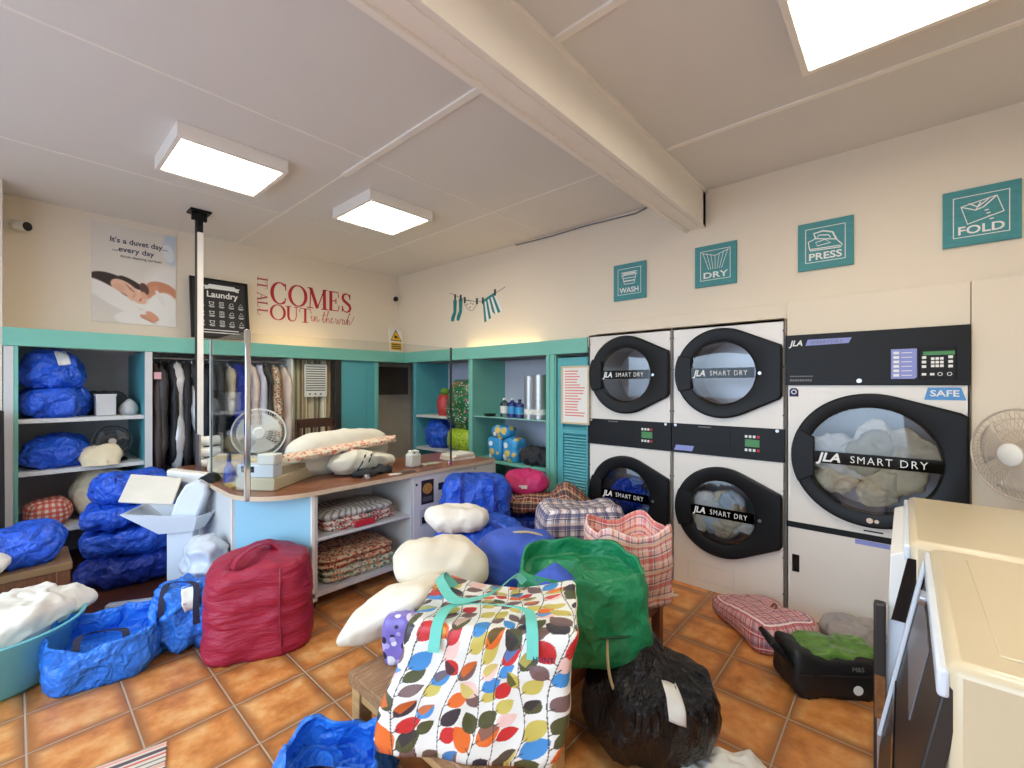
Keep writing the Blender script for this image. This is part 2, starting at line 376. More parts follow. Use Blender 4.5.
def soft(name, size, mats, loc=(0, 0, 0), rotz=0, p=3.0, n=26, amp=0.02, f=4.0, cr=0.012, cf=5.0, an=(1, 1, 1), seed=0, deform=None,
         parent=None, flat=True, tilt=(0, 0), nxyz=None, color=None, uvs=1.0, vo=0.0, vf=7.0):
    """a cloth-like lump: superellipsoid, tapered by `deform`, creased by noise, flat underneath; base at z=0 of its own frame"""
    nx, ny, nz = nxyz or (n, n, n); hx, hy, hz = size[0]/2, size[1]/2, size[2]/2
    idx = {}; vs = []; fs = []; uvl = []; sd = Vector((seed*7.31, seed*3.17, seed*5.73))
    pp = p if isinstance(p, tuple) else (p, p)
    def vid(c):
        k_ = (round(c[0], 5), round(c[1], 5), round(c[2], 5))
        if k_ in idx: return idx[k_]
        t = [math.tan(x*PI/4) for x in c]
        a, b = pp
        hxy = (abs(t[0])**a+abs(t[1])**a)**(1/a); r = (hxy**b+abs(t[2])**b)**(-1/b)
        x, y, z = t[0]*r, t[1]*r, t[2]*r
        P = Vector((x*hx, y*hy, z*hz)); nm = Vector((x/hx, y/hy, z/hz)).normalized()
        if deform: P = Vector(deform(P.x, P.y, P.z+hz)); P.z -= hz
        Q = P+sd
        d = amp*fbm(Q, f, an)+cr*crease(Q, cf, an)-0.3*cr
        if vo:
            w3 = Q*vf+Vector((noise.noise(Q*5), noise.noise(Q*5+Vector((9, 0, 0))), noise.noise(Q*5+Vector((0, 9, 0)))))*.5
            dd = noise.voronoi(w3)[0]; d -= vo*(min(dd[1]-dd[0], .55)-.2)
        P += nm*d
        if flat and P.z < -hz+0.012: P.z = -hz+max(0, (P.z+hz)*0.05)
        idx[k_] = len(vs); vs.append((P.x, P.y, P.z+hz)); return idx[k_]
    for ax in range(3):
        na, nb = ((ny, nz), (nx, nz), (nx, ny))[ax]
        for sg in (-1, 1):
            for i in range(na):
                for j in range(nb):
                    q = []; uq = []
                    for (di, dj) in ((0, 0), (1, 0), (1, 1), (0, 1)):
                        A = -1+2*(i+di)/na; B = -1+2*(j+dj)/nb
                        c = (sg, A, B) if ax == 0 else ((A, sg, B) if ax == 1 else (A, B, sg))
                        q.append(vid(c))
                        if ax == 0: uq.append(((sg*A)*hy+sg*(hx+hy), B*hz))
                        elif ax == 1: uq.append((-sg*A*hx*1.0, B*hz))
                        else: uq.append((A*hx, B*hy+hz+hy))
                    flip = (sg < 0) if ax != 1 else (sg > 0)
                    if flip: q = q[::-1]; uq = uq[::-1]
                    fs.append(tuple(q)); uvl += uq
    me = bpy.data.meshes.new(name); me.from_pydata(vs, [], fs); me.update()
    ul = me.uv_layers.new(name='UVMap'); ul.data.foreach_set('uv', [x*uvs for c in uvl for x in c])
    if color:
        U = np.array(uvl); C = color(U[:, 0], U[:, 1]); ca = me.color_attributes.new('Col', 'FLOAT_COLOR', 'CORNER')
        C = np.concatenate([C, np.ones((len(C), 1))], 1); ca.data.foreach_set('color', C.astype(np.float32).ravel())
    finish(me, mats, True, 0)
    o = bpy.data.objects.new(name, me); COL.objects.link(o)
    o.location = loc; o.rotation_euler = (R_(tilt[0]), R_(tilt[1]), R_(rotz))
    if parent is not None: o.parent = parent
    return o
def sthing(name, label, cat, size, mats, loc, group=None, **kw):
    if mats in ('whitecloth', 'creamcloth', 'darkcloth', 'blueholdall', 'greycloth'): kw.setdefault('vo', .015); kw.setdefault('vf', 8); kw['n'] = max(kw.get('n', 26), 30)
    return setp(soft(name, size, mats, loc, **kw), label, cat, group)
def lin(img):
    img = np.clip(img, 0, 1); return np.where(img <= 0.04045, img/12.92, ((img+0.055)/1.055)**2.4)
def picture(name, pl, w, h, nx, ny, fn, parent, n1=0.006, mat_='paint'):
    """a printed sheet: thin slab whose front carries colours fn(u, v) with u, v in 0..1 (v up)"""
    mb = MB(); mb.grid(nx, ny, lambda a, b: pl.p(a*w, b*h, n1)); cnt = len(mb.f)
    o = obj(name, mb, mat_, parent, smooth=False)
    me = o.data; U = np.array([(i/nx, j/ny) for i in range(nx+1) for j in range(ny+1)])
    C = lin(fn(U[:, 0], U[:, 1])); ca = me.color_attributes.new('Col', 'FLOAT_COLOR', 'POINT')
    C = np.concatenate([C, np.ones((len(C), 1))], 1); ca.data.foreach_set('color', C.astype(np.float32).ravel())
    return o
def lay(img, m, c):
    m = np.clip(m, 0, 1)[:, None]; return img*(1-m)+np.array(c)[None, :]/255*m
def ell(u, v, cx, cy, rx, ry, rot=0, soft_=0.08):
    a = R_(rot); x = (u-cx)*math.cos(a)+(v-cy)*math.sin(a); y = -(u-cx)*math.sin(a)+(v-cy)*math.cos(a)
    return np.clip((1-np.sqrt((x/rx)**2+(y/ry)**2))/soft_+0.5, 0, 1)
def arc(cx, cy, rx, ry, a0, a1, n=16): return [(cx+rx*math.cos(R_(a0+(a1-a0)*i/n)), cy+ry*math.sin(R_(a0+(a1-a0)*i/n))) for i in range(n+1)]

# ------------------------------------------------------------------ the room
TOP = 2.98
def floor_mat():
    k = NT('terracotta_floor_tiles'); tc = k.n('TexCoord'); sp = k.n('SeparateXYZ'); k.l(tc.outputs['Object'], sp.inputs[0])
    px, py, g = 0.3255, 0.3245, 0.0065
    gu = k.math('MULTIPLY', k.math('SUBTRACT', sp.outputs[0], 1.983-px*30), 1/px); gv = k.math('MULTIPLY', k.math('SUBTRACT', sp.outputs[1], 0.395-py*30), 1/py)
    fu = k.math('FRACT', gu); fv = k.math('FRACT', gv)
    du = k.math('MULTIPLY', k.math('SUBTRACT', 0.5, k.math('ABSOLUTE', k.math('SUBTRACT', fu, 0.5))), px)
    dv = k.math('MULTIPLY', k.math('SUBTRACT', 0.5, k.math('ABSOLUTE', k.math('SUBTRACT', fv, 0.5))), py)
    d = k.math('MINIMUM', du, dv)
    cx = k.n('CombineXYZ'); k.l(k.math('FLOOR', gu), cx.inputs[0]); k.l(k.math('FLOOR', gv), cx.inputs[1])
    wn = k.n('TexWhiteNoise'); k.l(cx.outputs[0], wn.inputs[0])
    off = k.n('VectorMath', operation='MULTIPLY_ADD'); k.l(cx.outputs[0], off.inputs[0]); off.inputs[1].default_value = (3.1, 5.7, 0); k.l(tc.outputs['Object'], off.inputs[2])
    nz = k.n('TexNoise'); nz.inputs['Scale'].default_value = 7.0; nz.inputs['Detail'].default_value = 5; nz.inputs['Roughness'].default_value = 0.6; k.l(off.outputs[0], nz.inputs['Vector'])
    rp = k.n('ValToRGB'); e = rp.color_ramp.elements
    e[0].position = 0.28; e[0].color = rgb(170, 96, 44); e[1].position = 0.75; e[1].color = rgb(244, 196, 130)
    e.new(0.5).color = rgb(220, 146, 78)
    k.l(nz.outputs[0], rp.inputs[0])
    edge = k.n('MapRange'); k.l(d, edge.inputs[0]); edge.inputs[1].default_value = 0.0; edge.inputs[2].default_value = 0.06; edge.inputs[3].default_value = 0.8; edge.inputs[4].default_value = 0.0
    edge.interpolation_type = 'SMOOTHSTEP'
    em = k.math('MULTIPLY', edge.outputs[0], k.math('ADD', nz.outputs[0], 0.35))
    c1 = k.mix(em, rp.outputs[0], rgb(112, 70, 42))
    tint = k.math('MULTIPLY', wn.outputs[0], 0.22); c2 = k.mix(tint, c1, rgb(190, 116, 58))
    gm = k.math('LESS_THAN', d, g/2)
    c3 = k.mix(gm, c2, rgb(176, 158, 136))
    k.set(c3, 0.34, 0, 0.5)
    rr = k.math('ADD', k.math('MULTIPLY', gm, 0.45), k.math('ADD', 0.25, k.math('MULTIPLY', nz.outputs[0], 0.25))); k.l(rr, k.b.inputs['Roughness'])
    hgt = k.n('MapRange'); k.l(d, hgt.inputs[0]); hgt.inputs[1].default_value = 0.0; hgt.inputs[2].default_value = 0.008
    hh = k.math('ADD', hgt.outputs[0], k.math('MULTIPLY', nz.outputs[0], 0.25)); k.bump(hh, 0.5, 0.004); return k.m
M['tiles'] = floor_mat()
XR = 3.5; YB = 5.21; YA = 5.66; XW = -1.7; YF = -1.7
struct('floor', MB().box(XW, 4.28, YF, 5.8, -0.1, 0), 'tiles')
setp(obj('floor_inset', MB().box(-0.06, 3.3, 3.84, YA, 0.0005, 0.004), 'vinylfloor'), kind='structure')
struct('ceiling', MB().box(XW, 4.2, YF, 5.8, TOP, TOP+0.1), 'ceil')
b = MB().box(XW, XR, 1.135, 1.27, 2.705, TOP); b.box(XW, XR, 1.262, 1.292, 2.69, TOP); b.box(XW, XR, 1.165, 1.172, 2.70, 2.706); b.box(XW, XR, 1.115, 1.136, TOP-0.02, TOP)
b.box(3.44, XR, 1.135, 1.15, 2.70, TOP)
struct('ceiling_beam', b, 'trimw', bevel=0.003)
b = MB()
for (x0, x1, y0, y1, th) in [(1.52, 1.56, 1.29, 2.95, .012), (2.705, 2.735, YF, 1.115, .008), (1.52, 1.555, YF, 1.115, .012), (XW, XR, 2.62, 2.635, .003), (XW, 1.5, 4.02, 4.035, .003), (2.715, 2.728, 1.29, YB, .003), (1.53, 1.542, 2.95, YB, .003), (1.7, 3.2, 4.02, 4.03, .003)]:
    b.box(x0, x1, y0, y1, TOP-th, TOP)
struct('trim_1', b, 'trimw')
b = MB().box(-0.16, 4.2, YB, YB+0.1, 1.80, TOP)
struct('wall_back', b, 'wall')
struct('wall_alcove', MB().box(-0.16, 4.2, YA, YA+0.1, 0, 1.82), 'backgrey')
struct('wall_right', MB().box(XR, XR+0.1, YF, 2.09, 1.955, TOP).box(XR, XR+0.1, 2.09, YB, 1.80, TOP), 'wall')
struct('trim_2', MB().box(3.40, 3.47, YF, -0.266, 0, 2.06), 'wall', bevel=.002)
struct('trim_3', MB().box(3.40, 3.47, 0.5865, 0.602, 1.94, 1.97).box(3.465, XR, -0.266, 2.09, 1.955, 2.055), 'wall', bevel=.002)
struct('trim_4', MB().box(3.40, 3.47, -0.262, 0.5845, 1.826, 2.055), 'wall', bevel=.002)
struct('wall_far', MB().box(4.18, 4.28, YF, YA, 0, 1.95), 'backgrey')
struct('ceiling_alcove', MB().box(XR+0.1, 4.28, YF, YA, 1.955, 1.99).box(-0.16, 4.2, YB+.1, YA+.1, 1.82, 1.86), 'backgrey')
struct('wall_left', MB().box(XW, -0.06, 4.84, 5.76, 0, TOP).box(XW, XW+0.1, -1.7, 4.84, 0, 0.5).box(XW, XW+0.1, -1.7, 4.84, 2.62, TOP).box(XW, XW+0.1, -1.7, -0.35, 0.5, 2.62).box(XW, XW+0.1, 4.05, 4.84, 0.5, 2.62), 'wall')
struct('wall_front', MB().box(XW, 4.2, YF-0.1, YF, 0, TOP), 'wall')

# ------------------------------------------------------------------ ceiling panels, pole, cable
def panel(x0, x1, y0, y1, label):
    cx, cy = (x0+x1)/2, (y0+y1)/2
    t = thing('ceiling_light', label, 'ceiling light', (cx, cy, TOP), 'square ceiling light panels')
    f = 0.028; b = MB().box(x0, x1, y0, y0+f, 2.895, TOP).box(x0, x1, y1-f, y1, 2.895, TOP).box(x0, x0+f, y0+f, y1-f, 2.895, TOP).box(x1-f, x1, y0+f, y1-f, 2.895, TOP)
    obj('frame', b, 'trimw', t, bevel=0.003)
    obj('diffuser', MB().box(x0+f, x1-f, y0+f, y1-f, 2.905, 2.925), 'lamp', t)
M['lamp'] = emis('lit_light_panel', (255, 243, 222), PANEL_W)
panel(0.60, 1.20, 3.04, 3.63, 'lit square ceiling panel on the left, nearest the poster')
panel(1.77, 2.36, 3.0, 3.59, 'lit square ceiling panel in the middle, before the red lettering')
panel(1.842, 2.375, -0.255, 0.347, 'lit square ceiling panel right of the beam, over the dryers')
panel(0.60, 1.20, -0.255, 0.347, 'lit square ceiling panel added overhead, unseen, as fill light for the right')  # unseen panel added on the others' grid, to fill the right-hand floor
M['tube'] = emis('lit_strip_tube', (255, 214, 150), STRIP_W)
for (x0, x1, y0, y1, lb) in [(1.75, 2.45, 5.0, 5.025, 'warm strip light hidden on the shelf top under the red lettering'), (3.43, 3.452, 2.75, 3.75, 'warm strip light hidden on the shelf top under the clothesline decal')]:
    t = thing('strip_light', lb, 'strip light', ((x0+x1)/2, (y0+y1)/2, 1.855))
    obj('tube', MB().box(x0, x1, y0, y1, 1.875, 1.895), 'tube', t, bevel=0.004); obj('batten', MB().box(x0-0.02, x1+0.02, y0-0.003, y1+0.003, 1.8555, 1.874), 'white', t)
t = thing('support_pole', 'white floor-to-ceiling pole with black ceiling bracket, at the counter end', 'pole', (1.05, 4.50, 0.80))
obj('shaft', MB().box(1.028, 1.072, 4.478, 4.522, .8005, 2.80), 'trimw', t, bevel=.004)
obj('strut', MB().box(1.016, 1.026, 4.49, 4.51, .8005, 2.95), 'dkgrey', t)
obj('bracket', MB().box(.97, 1.12, 4.43, 4.57, 2.962, TOP).box(1.03, 1.07, 4.48, 4.52, 2.80, 2.965).box(.99, 1.1, 4.485, 4.515, 2.90, 2.965), 'black', t, bevel=.003)
setp(obj('ceiling_cable', MB().tube([(3.485, 3.05, 2.965), (3.485, 2.6, 2.955), (3.485, 2.2, 2.962), (3.485, 1.7, 2.95), (3.485, 1.6, 2.972)], 0.006, 6), 'greyink', base=(3.485, 3.05, 2.965)), 'thin grey cable along the wall top left of the beam', 'cable')

# ------------------------------------------------------------------ wall decoration
BW = PL((0, YB, 0), (1, 0, 0), (0, 0, 1), (0, -1, 0))
RW = PL((XR, 0, 0), (0, -1, 0), (0, 0, 1), (-1, 0, 0))
def poster_fn(u, v):
    im = np.tile(np.array([226, 218, 206])/255, (len(u), 1)).astype(float)
    im = lay(im, ell(u, v, .95, .86, .12, .2, 0, .3), (196, 206, 216)); im = lay(im, ell(u, v, .9, .8, .07, .1, 20, .2), (222, 226, 230))
    im = lay(im, ell(u, v, .95, .5, .3, .16, 0, .5), (236, 232, 226))
    im = lay(im, ell(u, v, .3, .2, .5, .15, -16, .1), (240, 236, 230)); im = lay(im, ell(u, v, .35, .13, .45, .1, -14, .2), (222, 216, 208))
    im = lay(im, ell(u, v, .75, .06, .5, .1, 0, .1), (238, 235, 230))
    im = lay(im, ell(u, v, .82, .385, .2, .09, -8, .12), (206, 140, 108)); im = lay(im, ell(u, v, .7, .36, .1, .05, 40, .1), (212, 150, 118))
    H = (48, 34, 30); SK = (234, 188, 160)
    im = lay(im, ell(u, v, .22, .41, .25, .085, -10, .1), H); im = lay(im, ell(u, v, .08, .37, .13, .08, 6, .1), H); im = lay(im, ell(u, v, .45, .425, .16, .035, -20, .15), H); im = lay(im, ell(u, v, .6, .38, .07, .05, -50, .15), (92, 62, 50))
    im = lay(im, ell(u, v, .38, .345, .185, .082, -24, .08), SK); im = lay(im, ell(u, v, .50, .30, .12, .062, -32, .1), SK); im = lay(im, ell(u, v, .575, .262, .055, .035, -35, .2), SK)
    im = lay(im, ell(u, v, .30, .355, .07, .05, 0, .6), (226, 176, 148)); im = lay(im, ell(u, v, .60, .31, .05, .03, -40, .4), (224, 172, 144))
    for (x, y, r) in ((.36, .30, -22), (.45, .355, -34)): im = lay(im, ell(u, v, x, y, .042, .006, r, .4), (84, 54, 46)); im = lay(im, ell(u, v, x, y+.006, .05, .012, r, .6)*.4, (214, 150, 128))
    for (x, y, r) in ((.315, .315, -16), (.405, .385, -40)): im = lay(im, ell(u, v, x, y, .045, .005, r, .5)*.7, (120, 84, 68))
    im = lay(im, ell(u, v, .48, .298, .018, .03, -40, .5)*.6, (216, 158, 130)); im = lay(im, ell(u, v, .555, .262, .028, .010, 48, .3), (206, 112, 104))
    im = lay(im, ell(u, v, .22, .27, .36, .085, -24, .12), (238, 234, 228))
    im = lay(im, ell(u, v, .82, .2, .2, .16, 20, .1), (240, 238, 233)); im = lay(im, ell(u, v, .8, .3, .03, .1, 35, .2), (236, 232, 228))
    for i in range(4): im = lay(im, ell(u, v, .6+.035*i, .085+.012*(i % 2)-.012*i, .055, .02, -18, .2), (218, 158, 128)); im = lay(im, ell(u, v, .6+.035*i, .068-.012*i, .05, .004, -18, .3), (176, 116, 92))
    im = lay(im, ell(u, v, .7, .1, .09, .035, -25, .2), (220, 162, 132))
    return im
t = thing('poster', 'large poster of a woman asleep on a white pillow, above the left shelves', 'poster', (0.725, YB, 2.05))
PP = PL((0.435, YB, 2.05), (1, 0, 0), (0, 0, 1), (0, -1, 0))
picture('print', PP, 0.585, 0.86, 120, 170, poster_fn, t, 0.012)
obj('backing', MB().obox(PP.p(0, 0, 0.001), (0.585, 0, 0), (0, 0, 0.86), (0, -0.01, 0)), 'white', t)
text('heading', "It's a duvet day...", 0.066, 'ink', t, PP.mx(0.115, 0.71, 0.0135), bold=0.012, width=0.40)
text('heading', "...every day", 0.066, 'ink', t, PP.mx(0.13, 0.635, 0.0135), bold=0.012, width=0.29)
text('caption', "duvet cleaning services", 0.034, 'ink', t, PP.mx(0.185, 0.585, 0.0135), width=0.29)
# laundry board
t = thing('laundry_board', 'black framed laundry symbols board leaning behind the white pole', 'picture', (1.37, 5.0, 1.94))
LB = PL((1.11, 5.06, 1.955), (1, 0, 0), (0, 0.14, 0.99), (0, -0.99, 0.14))
obj('board', LB.rect(MB(), 0, 0.5, 0, 0.60, 0, 0.012), mat('blackboard', (38, 35, 36), 0.6), t)
b = MB()
for (a, c, d, e) in ((0, .5, 0, .022), (0, .5, .578, .6), (0, .022, .022, .578), (.478, .5, .022, .578)): LB.rect(b, a, c, d, e, 0, 0.026)
obj('frame', b, 'black', t, bevel=0.002)
b = MB(); LB.poly(b, [(.16, .50), (.38, .50), (.40, .52), (.38, .545), (.16, .545), (.14, .52)], .012, .014)
LB.poly(b, [(.12, .49), (.155, .495), (.155, .53), (.11, .53), (.125, .51)], .012, .0135); LB.poly(b, [(.385, .495), (.42, .49), (.415, .51), (.43, .53), (.385, .53)], .012, .0135)
obj('ribbon', b, 'whiteink', t)
text('title', 'Laundry', 0.085, 'whiteink', t, LB.mx(.27, .415, .0145), bold=0.02, width=0.27, align='CENTER')
b = MB()
for r in range(3):
    for c in range(5):
        cx, cy = .09+.085*c, .355-.095*r; b = MB()
        k_ = (r*5+c) % 5
        if k_ == 0: LB.stroke(b, arc(cx, cy, .018, .018, 0, 360), .004, .012, .0135)
        elif k_ == 1: LB.stroke(b, [(cx-.02, cy+.015), (cx-.015, cy-.015), (cx+.015, cy-.015), (cx+.02, cy+.015)], .005, .012, .0135); LB.stroke(b, [(cx-.02, cy+.006), (cx, cy+.011), (cx+.02, cy+.006)], .004, .012, .0135)
        elif k_ == 2: LB.stroke(b, [(cx-.018, cy-.016), (cx+.018, cy-.016), (cx+.018, cy+.016), (cx-.018, cy+.016)], .004, .012, .0135, closed=True); LB.stroke(b, arc(cx, cy, .01, .01, 0, 360, 10), .003, .012, .0135)
        elif k_ == 3: LB.stroke(b, [(cx-.02, cy-.014), (cx+.02, cy-.014), (cx+.012, cy+.014), (cx-.006, cy+.012), (cx-.02, cy-.014)], .004, .012, .0135)
        else: LB.stroke(b, [(cx, cy+.018), (cx-.02, cy-.014), (cx+.02, cy-.014)], .004, .012, .0135, closed=True)
        LB.rect(b, cx-.025, cx+.025, cy-.034, cy-.029, .012, .0132); LB.rect(b, cx-.018, cx+.018, cy-.043, cy-.039, .012, .0132); obj('symbol', b, 'whiteink', t)
for yy in (.085, .06): obj('caption', LB.rect(MB(), .1, .4, yy-.006, yy+.003, .012, .0132), 'whiteink', t)
# red wall lettering
def serif(pl, mb, ch, x, y, h, w, S=1.0):
    """serif capital drawn with thick and thin strokes into a box w x h"""
    T, th = 0.155*h*S, 0.05*h*S; nn = (0.0005, 0.0025)
    P_ = lambda pts, ww: pl.stroke(mb, [(x+a*w, y+b*h) for a, b in pts], ww, *nn)
    def ser(cx, cy, s=0.3): pl.rect(mb, x+cx*w-s*h*0.5, x+cx*w+s*h*0.5, y+cy*h-th*.3, y+cy*h+th*.7 if cy < .5 else y+cy*h+th*.3, *nn) if cy < .5 else pl.rect(mb, x+cx*w-s*h*0.5, x+cx*w+s*h*0.5, y+cy*h-th*.7, y+cy*h+th*.3, *nn)
    def ov(a0, a1, n=36):
        pts = [(0.5+0.46*math.cos(R_(a0+(a1-a0)*i/n)), 0.5+0.5*math.sin(R_(a0+(a1-a0)*i/n))) for i in range(n+1)]
        P_(pts, [th+(T-th)*abs(math.cos(R_(a0+(a1-a0)*i/n)))**1.4 for i in range(n+1)])
    if ch == 'C': ov(48, 312); P_([(.84, .98), (.86, .68)], th); P_([(.87, .30), (.80, .14)], th)
    elif ch == 'O': ov(0, 360)
    elif ch == 'M':
        P_([(.12, 0), (.16, 1)], th); P_([(.16, 1), (.5, .02)], T); P_([(.5, .02), (.86, 1)], th); P_([(.86, 1), (.88, 0)], T); ser(.12, 0); ser(.88, 0, .34); ser(.1, 1, .2); ser(.92, 1, .2)
    elif ch == 'E': P_([(.25, 0), (.25, 1)], T); P_([(.08, .98), (.86, .98), (.9, .72)], th); P_([(.25, .52), (.68, .52)], th); P_([(.68, .38), (.68, .66)], th); P_([(.08, .02), (.88, .02), (.95, .3)], th)
    elif ch == 'S':
        pts = [(.8, .78), (.72, .92), (.5, .99), (.26, .92), (.17, .76), (.26, .62), (.5, .51), (.74, .40), (.85, .25), (.76, .08), (.5, .01), (.26, .07), (.15, .27)]
        P_(pts, [th, th*1.1, th*1.3, T*.7, T*.9, T, T*1.05, T, T*.9, T*.7, th*1.3, th*1.1, th]); P_([(.8, .98), (.82, .7)], th); P_([(.15, .32), (.14, .02)], th)
    elif ch == 'U':
        P_([(.2, 1), (.2, .35), (.26, .12), (.42, .02), (.56, .02), (.74, .12), (.8, .35), (.8, 1)], [T, T, T*.9, th*1.5, th*1.2, th, th, th]); ser(.2, 1, .36); ser(.8, 1, .3)
    elif ch == 'T': P_([(.5, 0), (.5, 1)], T); P_([(.02, .72), (.06, .97), (.94, .97), (.98, .72)], th); ser(.5, 0, .4)
    elif ch == 'I': P_([(.5, 0), (.5, 1)], T); ser(.5, 0, .4); ser(.5, 1, .4)
    elif ch == 'A': P_([(.1, 0), (.48, 1)], th); P_([(.48, 1), (.88, 0)], T); P_([(.25, .36), (.7, .36)], th); ser(.1, 0, .28); ser(.88, 0, .34)
    elif ch == 'L': P_([(.25, 0), (.25, 1)], T); P_([(.08, .02), (.85, .02), (.93, .32)], th); ser(.25, 1, .36)
t = thing('wall_lettering', 'red and pale serif wall lettering, it all comes out in the wash', 'lettering', (2.3, YB, 2.24))
b = MB(); x = 1.875
for ch, w in zip('COMES', (.175, .195, .23, .15, .15)): serif(BW, b, ch, x, 2.405, 0.235, w); x += w+.012
obj('word', b, 'red', t)
b = MB(); x = 1.865
for ch, w in zip('OUT', (.155, .145, .135)): serif(BW, b, ch, x, 2.225, 0.165, w); x += w+.005
obj('word', b, 'red', t)
VT = PL((1.735, YB, 2.67), (0, 0, -1), (1, 0, 0), (0, -1, 0)); b = MB(); x = 0
for ch, w in zip('IT ALL', (.045, .075, .03, .085, .075, .075)):
    if ch != ' ': serif(VT, b, ch, x, 0, 0.10, w, 1.0)
    x += w+.006
obj('word', b, mat('dusty_red_lettering', (178, 60, 70), 0.6, var=0), t)
def scr(b, pts, x, y, s, w=.0075):
    # smooth the hand-drawn points a little
    Q = []
    for i in range(len(pts)-1):
        p0 = pts[max(i-1, 0)]; p1 = pts[i]; p2 = pts[i+1]; p3 = pts[min(i+2, len(pts)-1)]
        for k_ in range(4):
            u = k_/4; c = [0.5*(2*p1[d]+(p2[d]-p0[d])*u+(2*p0[d]-5*p1[d]+4*p2[d]-p3[d])*u*u+(-p0[d]+3*p1[d]-3*p2[d]+p3[d])*u**3) for d in (0, 1)]; Q.append((x+c[0]*s, y+c[1]*s))
    Q.append((x+pts[-1][0]*s, y+pts[-1][1]*s)); BW.stroke(b, Q, w, .0005, .0022)
b = MB(); y0 = 2.25; s = .062
scr(b, [(0, .6), (.25, 1), (.2, .2), (.4, 0), (.6, .4), (.7, 1), (.75, 0), (.95, .8), (1.2, .9), (1.2, .2), (1.4, 0), (1.7, .5)], 2.305, y0, s)
scr(b, [(0, .3), (.5, 1.6), (.45, 2.0), (.25, .2), (.45, 0), (.7, .5)], 2.437, y0, s); scr(b, [(0, 1.25), (.9, 1.4)], 2.437, y0, s)
scr(b, [(.0, .4), (.6, 1.8), (.6, 2.3), (.3, .9), (.2, 0), (.5, .8), (.75, .8), (.75, .15), (.9, 0), (1.2, .5), (1.5, .9), (1.3, 1), (1.15, .4), (1.4, 0), (1.8, .5)], 2.479, y0, s)
scr(b, [(0, .8), (.2, 1), (.2, .2), (.4, 0), (.65, .9), (.7, .1), (.95, .1), (1.15, 1), (1.5, .85), (1.9, .9), (1.6, .9), (1.5, .2), (1.8, .1), (2.0, .9), (2.0, .1), (2.25, .3), (2.5, 1), (2.4, .8), (2.7, .2), (2.45, 0)], 2.601, y0, s)
scr(b, [(0, .3), (.5, 1.6), (.9, 2.3), (.75, 2.3), (.35, .9), (.2, 0), (.5, .8), (.75, .8), (.75, .1), (1.0, .2), (1.5, 1.2), (1.8, 1.9)], 2.742, y0, s)
M['script'] = mat('faded_red_script', (204, 120, 114), 0.6, var=0); obj('script', b, 'script', t); b = MB(); scr(b, [(.2, 1.35), (.25, 1.4)], 2.305, y0, s, .009); obj('dot', b, 'script', t)
# cctv
def cctv(loc, d, label):
    t = thing('security_camera', label, 'camera', loc, 'small white security cameras'); L = Vector(loc); d = Vector(d).normalized()
    obj('mount', MB().tube([L+Vector((0, 0, .03)), L+d*.05+Vector((0, 0, .015))], 0.016, 10), 'white', t)
    obj('housing', MB().tube([L+d*.03, L+d*.06, L+d*.12], [0.03, 0.038, 0.038], 18), 'white', t)
    obj('lens', MB().tube([L+d*.118, L+d*.126], [0.036, 0.033], 18), 'blackg', t)
cctv((-0.02, YB, 2.75), (0.75, -0.75, -0.1), 'white bullet camera high on the wall at the far left')
cctv((3.42, YB, 2.70), (-0.25, -1, -0.45), 'white bullet camera high in the far corner of the room')
t = thing('warning_sign', 'yellow and white camera warning sign with black triangle, on the shelf corner', 'sign', (3.26, 4.9, 1.92))
CS = PL((3.14, 4.86, 1.925), (0.97, 0.24, 0), (0, 0.08, 0.996), (0.24, -0.965, 0.08))
obj('board', CS.rect(MB(), 0, 0.24, 0, 0.30, 0, 0.008), 'white', t, bevel=0.002)
b = MB(); CS.rect(b, .02, .22, .02, .12, .008, .0095); CS.poly(b, [(.025, .145), (.215, .145), (.12, .28)], .008, .0095); obj('yellow_print', b, 'yellow', t)
b = MB(); CS.stroke(b, [(.025, .145), (.215, .145), (.12, .28)], .016, .009, .0108, closed=True); CS.poly(b, [(.085, .19), (.145, .172), (.152, .196), (.095, .215)], .009, .0108); CS.rect(b, .1, .11, .165, .19, .009, .0108)
for yy in (.095, .07, .045): CS.rect(b, .04, .2, yy-.006, yy+.006, .0093, .0105)
obj('black_print', b, 'black', t)
# clothesline decal
M['dkpeg'] = mat('dark_peg', (40, 66, 66), 0.6, var=0)
t = thing('clothesline_decal', 'teal wall decal of socks, pants and striped shorts on a washing line', 'decal', (XR, 3.65, 2.2))
def rw(Y, z): return (-Y, z)
b = MB(); RW.stroke(b, [rw(4.12, 2.615), rw(3.95, 2.54), rw(3.85, 2.50), rw(3.65, 2.45), rw(3.55, 2.44)], .006); obj('line', b, 'greyink', t); obj('line', RW.stroke(MB(), [rw(3.36, 2.505), rw(3.28, 2.53), rw(3.21, 2.555)], .006), 'greyink', t)
for yy in (4.02, 3.92):
    b = MB(); RW.poly(b, [rw(yy+.035, 2.52), rw(yy-.03, 2.51), rw(yy-.02, 2.36), rw(yy+.03, 2.26), rw(yy+.075, 2.27), rw(yy+.07, 2.32), rw(yy+.03, 2.38)]); obj('sock', b, 'decal', t)
b = MB(); RW.stroke(b, [rw(3.85, 2.49), rw(3.74, 2.47), rw(3.645, 2.45), rw(3.66, 2.41), rw(3.71, 2.36), rw(3.76, 2.36), rw(3.81, 2.40), rw(3.85, 2.44)], .006, closed=True)
for (yy, zz) in ((3.81, 2.44), (3.76, 2.40), (3.71, 2.43), (3.75, 2.445)): RW.rect(b, -yy-.008, -yy+.008, zz-.008, zz+.008)
obj('pants', b, 'greyink', t)
TL, TR, BL, BR = (-3.55, 2.438), (-3.36, 2.505), (-3.525, 2.20), (-3.245, 2.31)
lp = lambda A, B, q: (A[0]+(B[0]-A[0])*q, A[1]+(B[1]-A[1])*q)
bb, bw = MB(), MB()
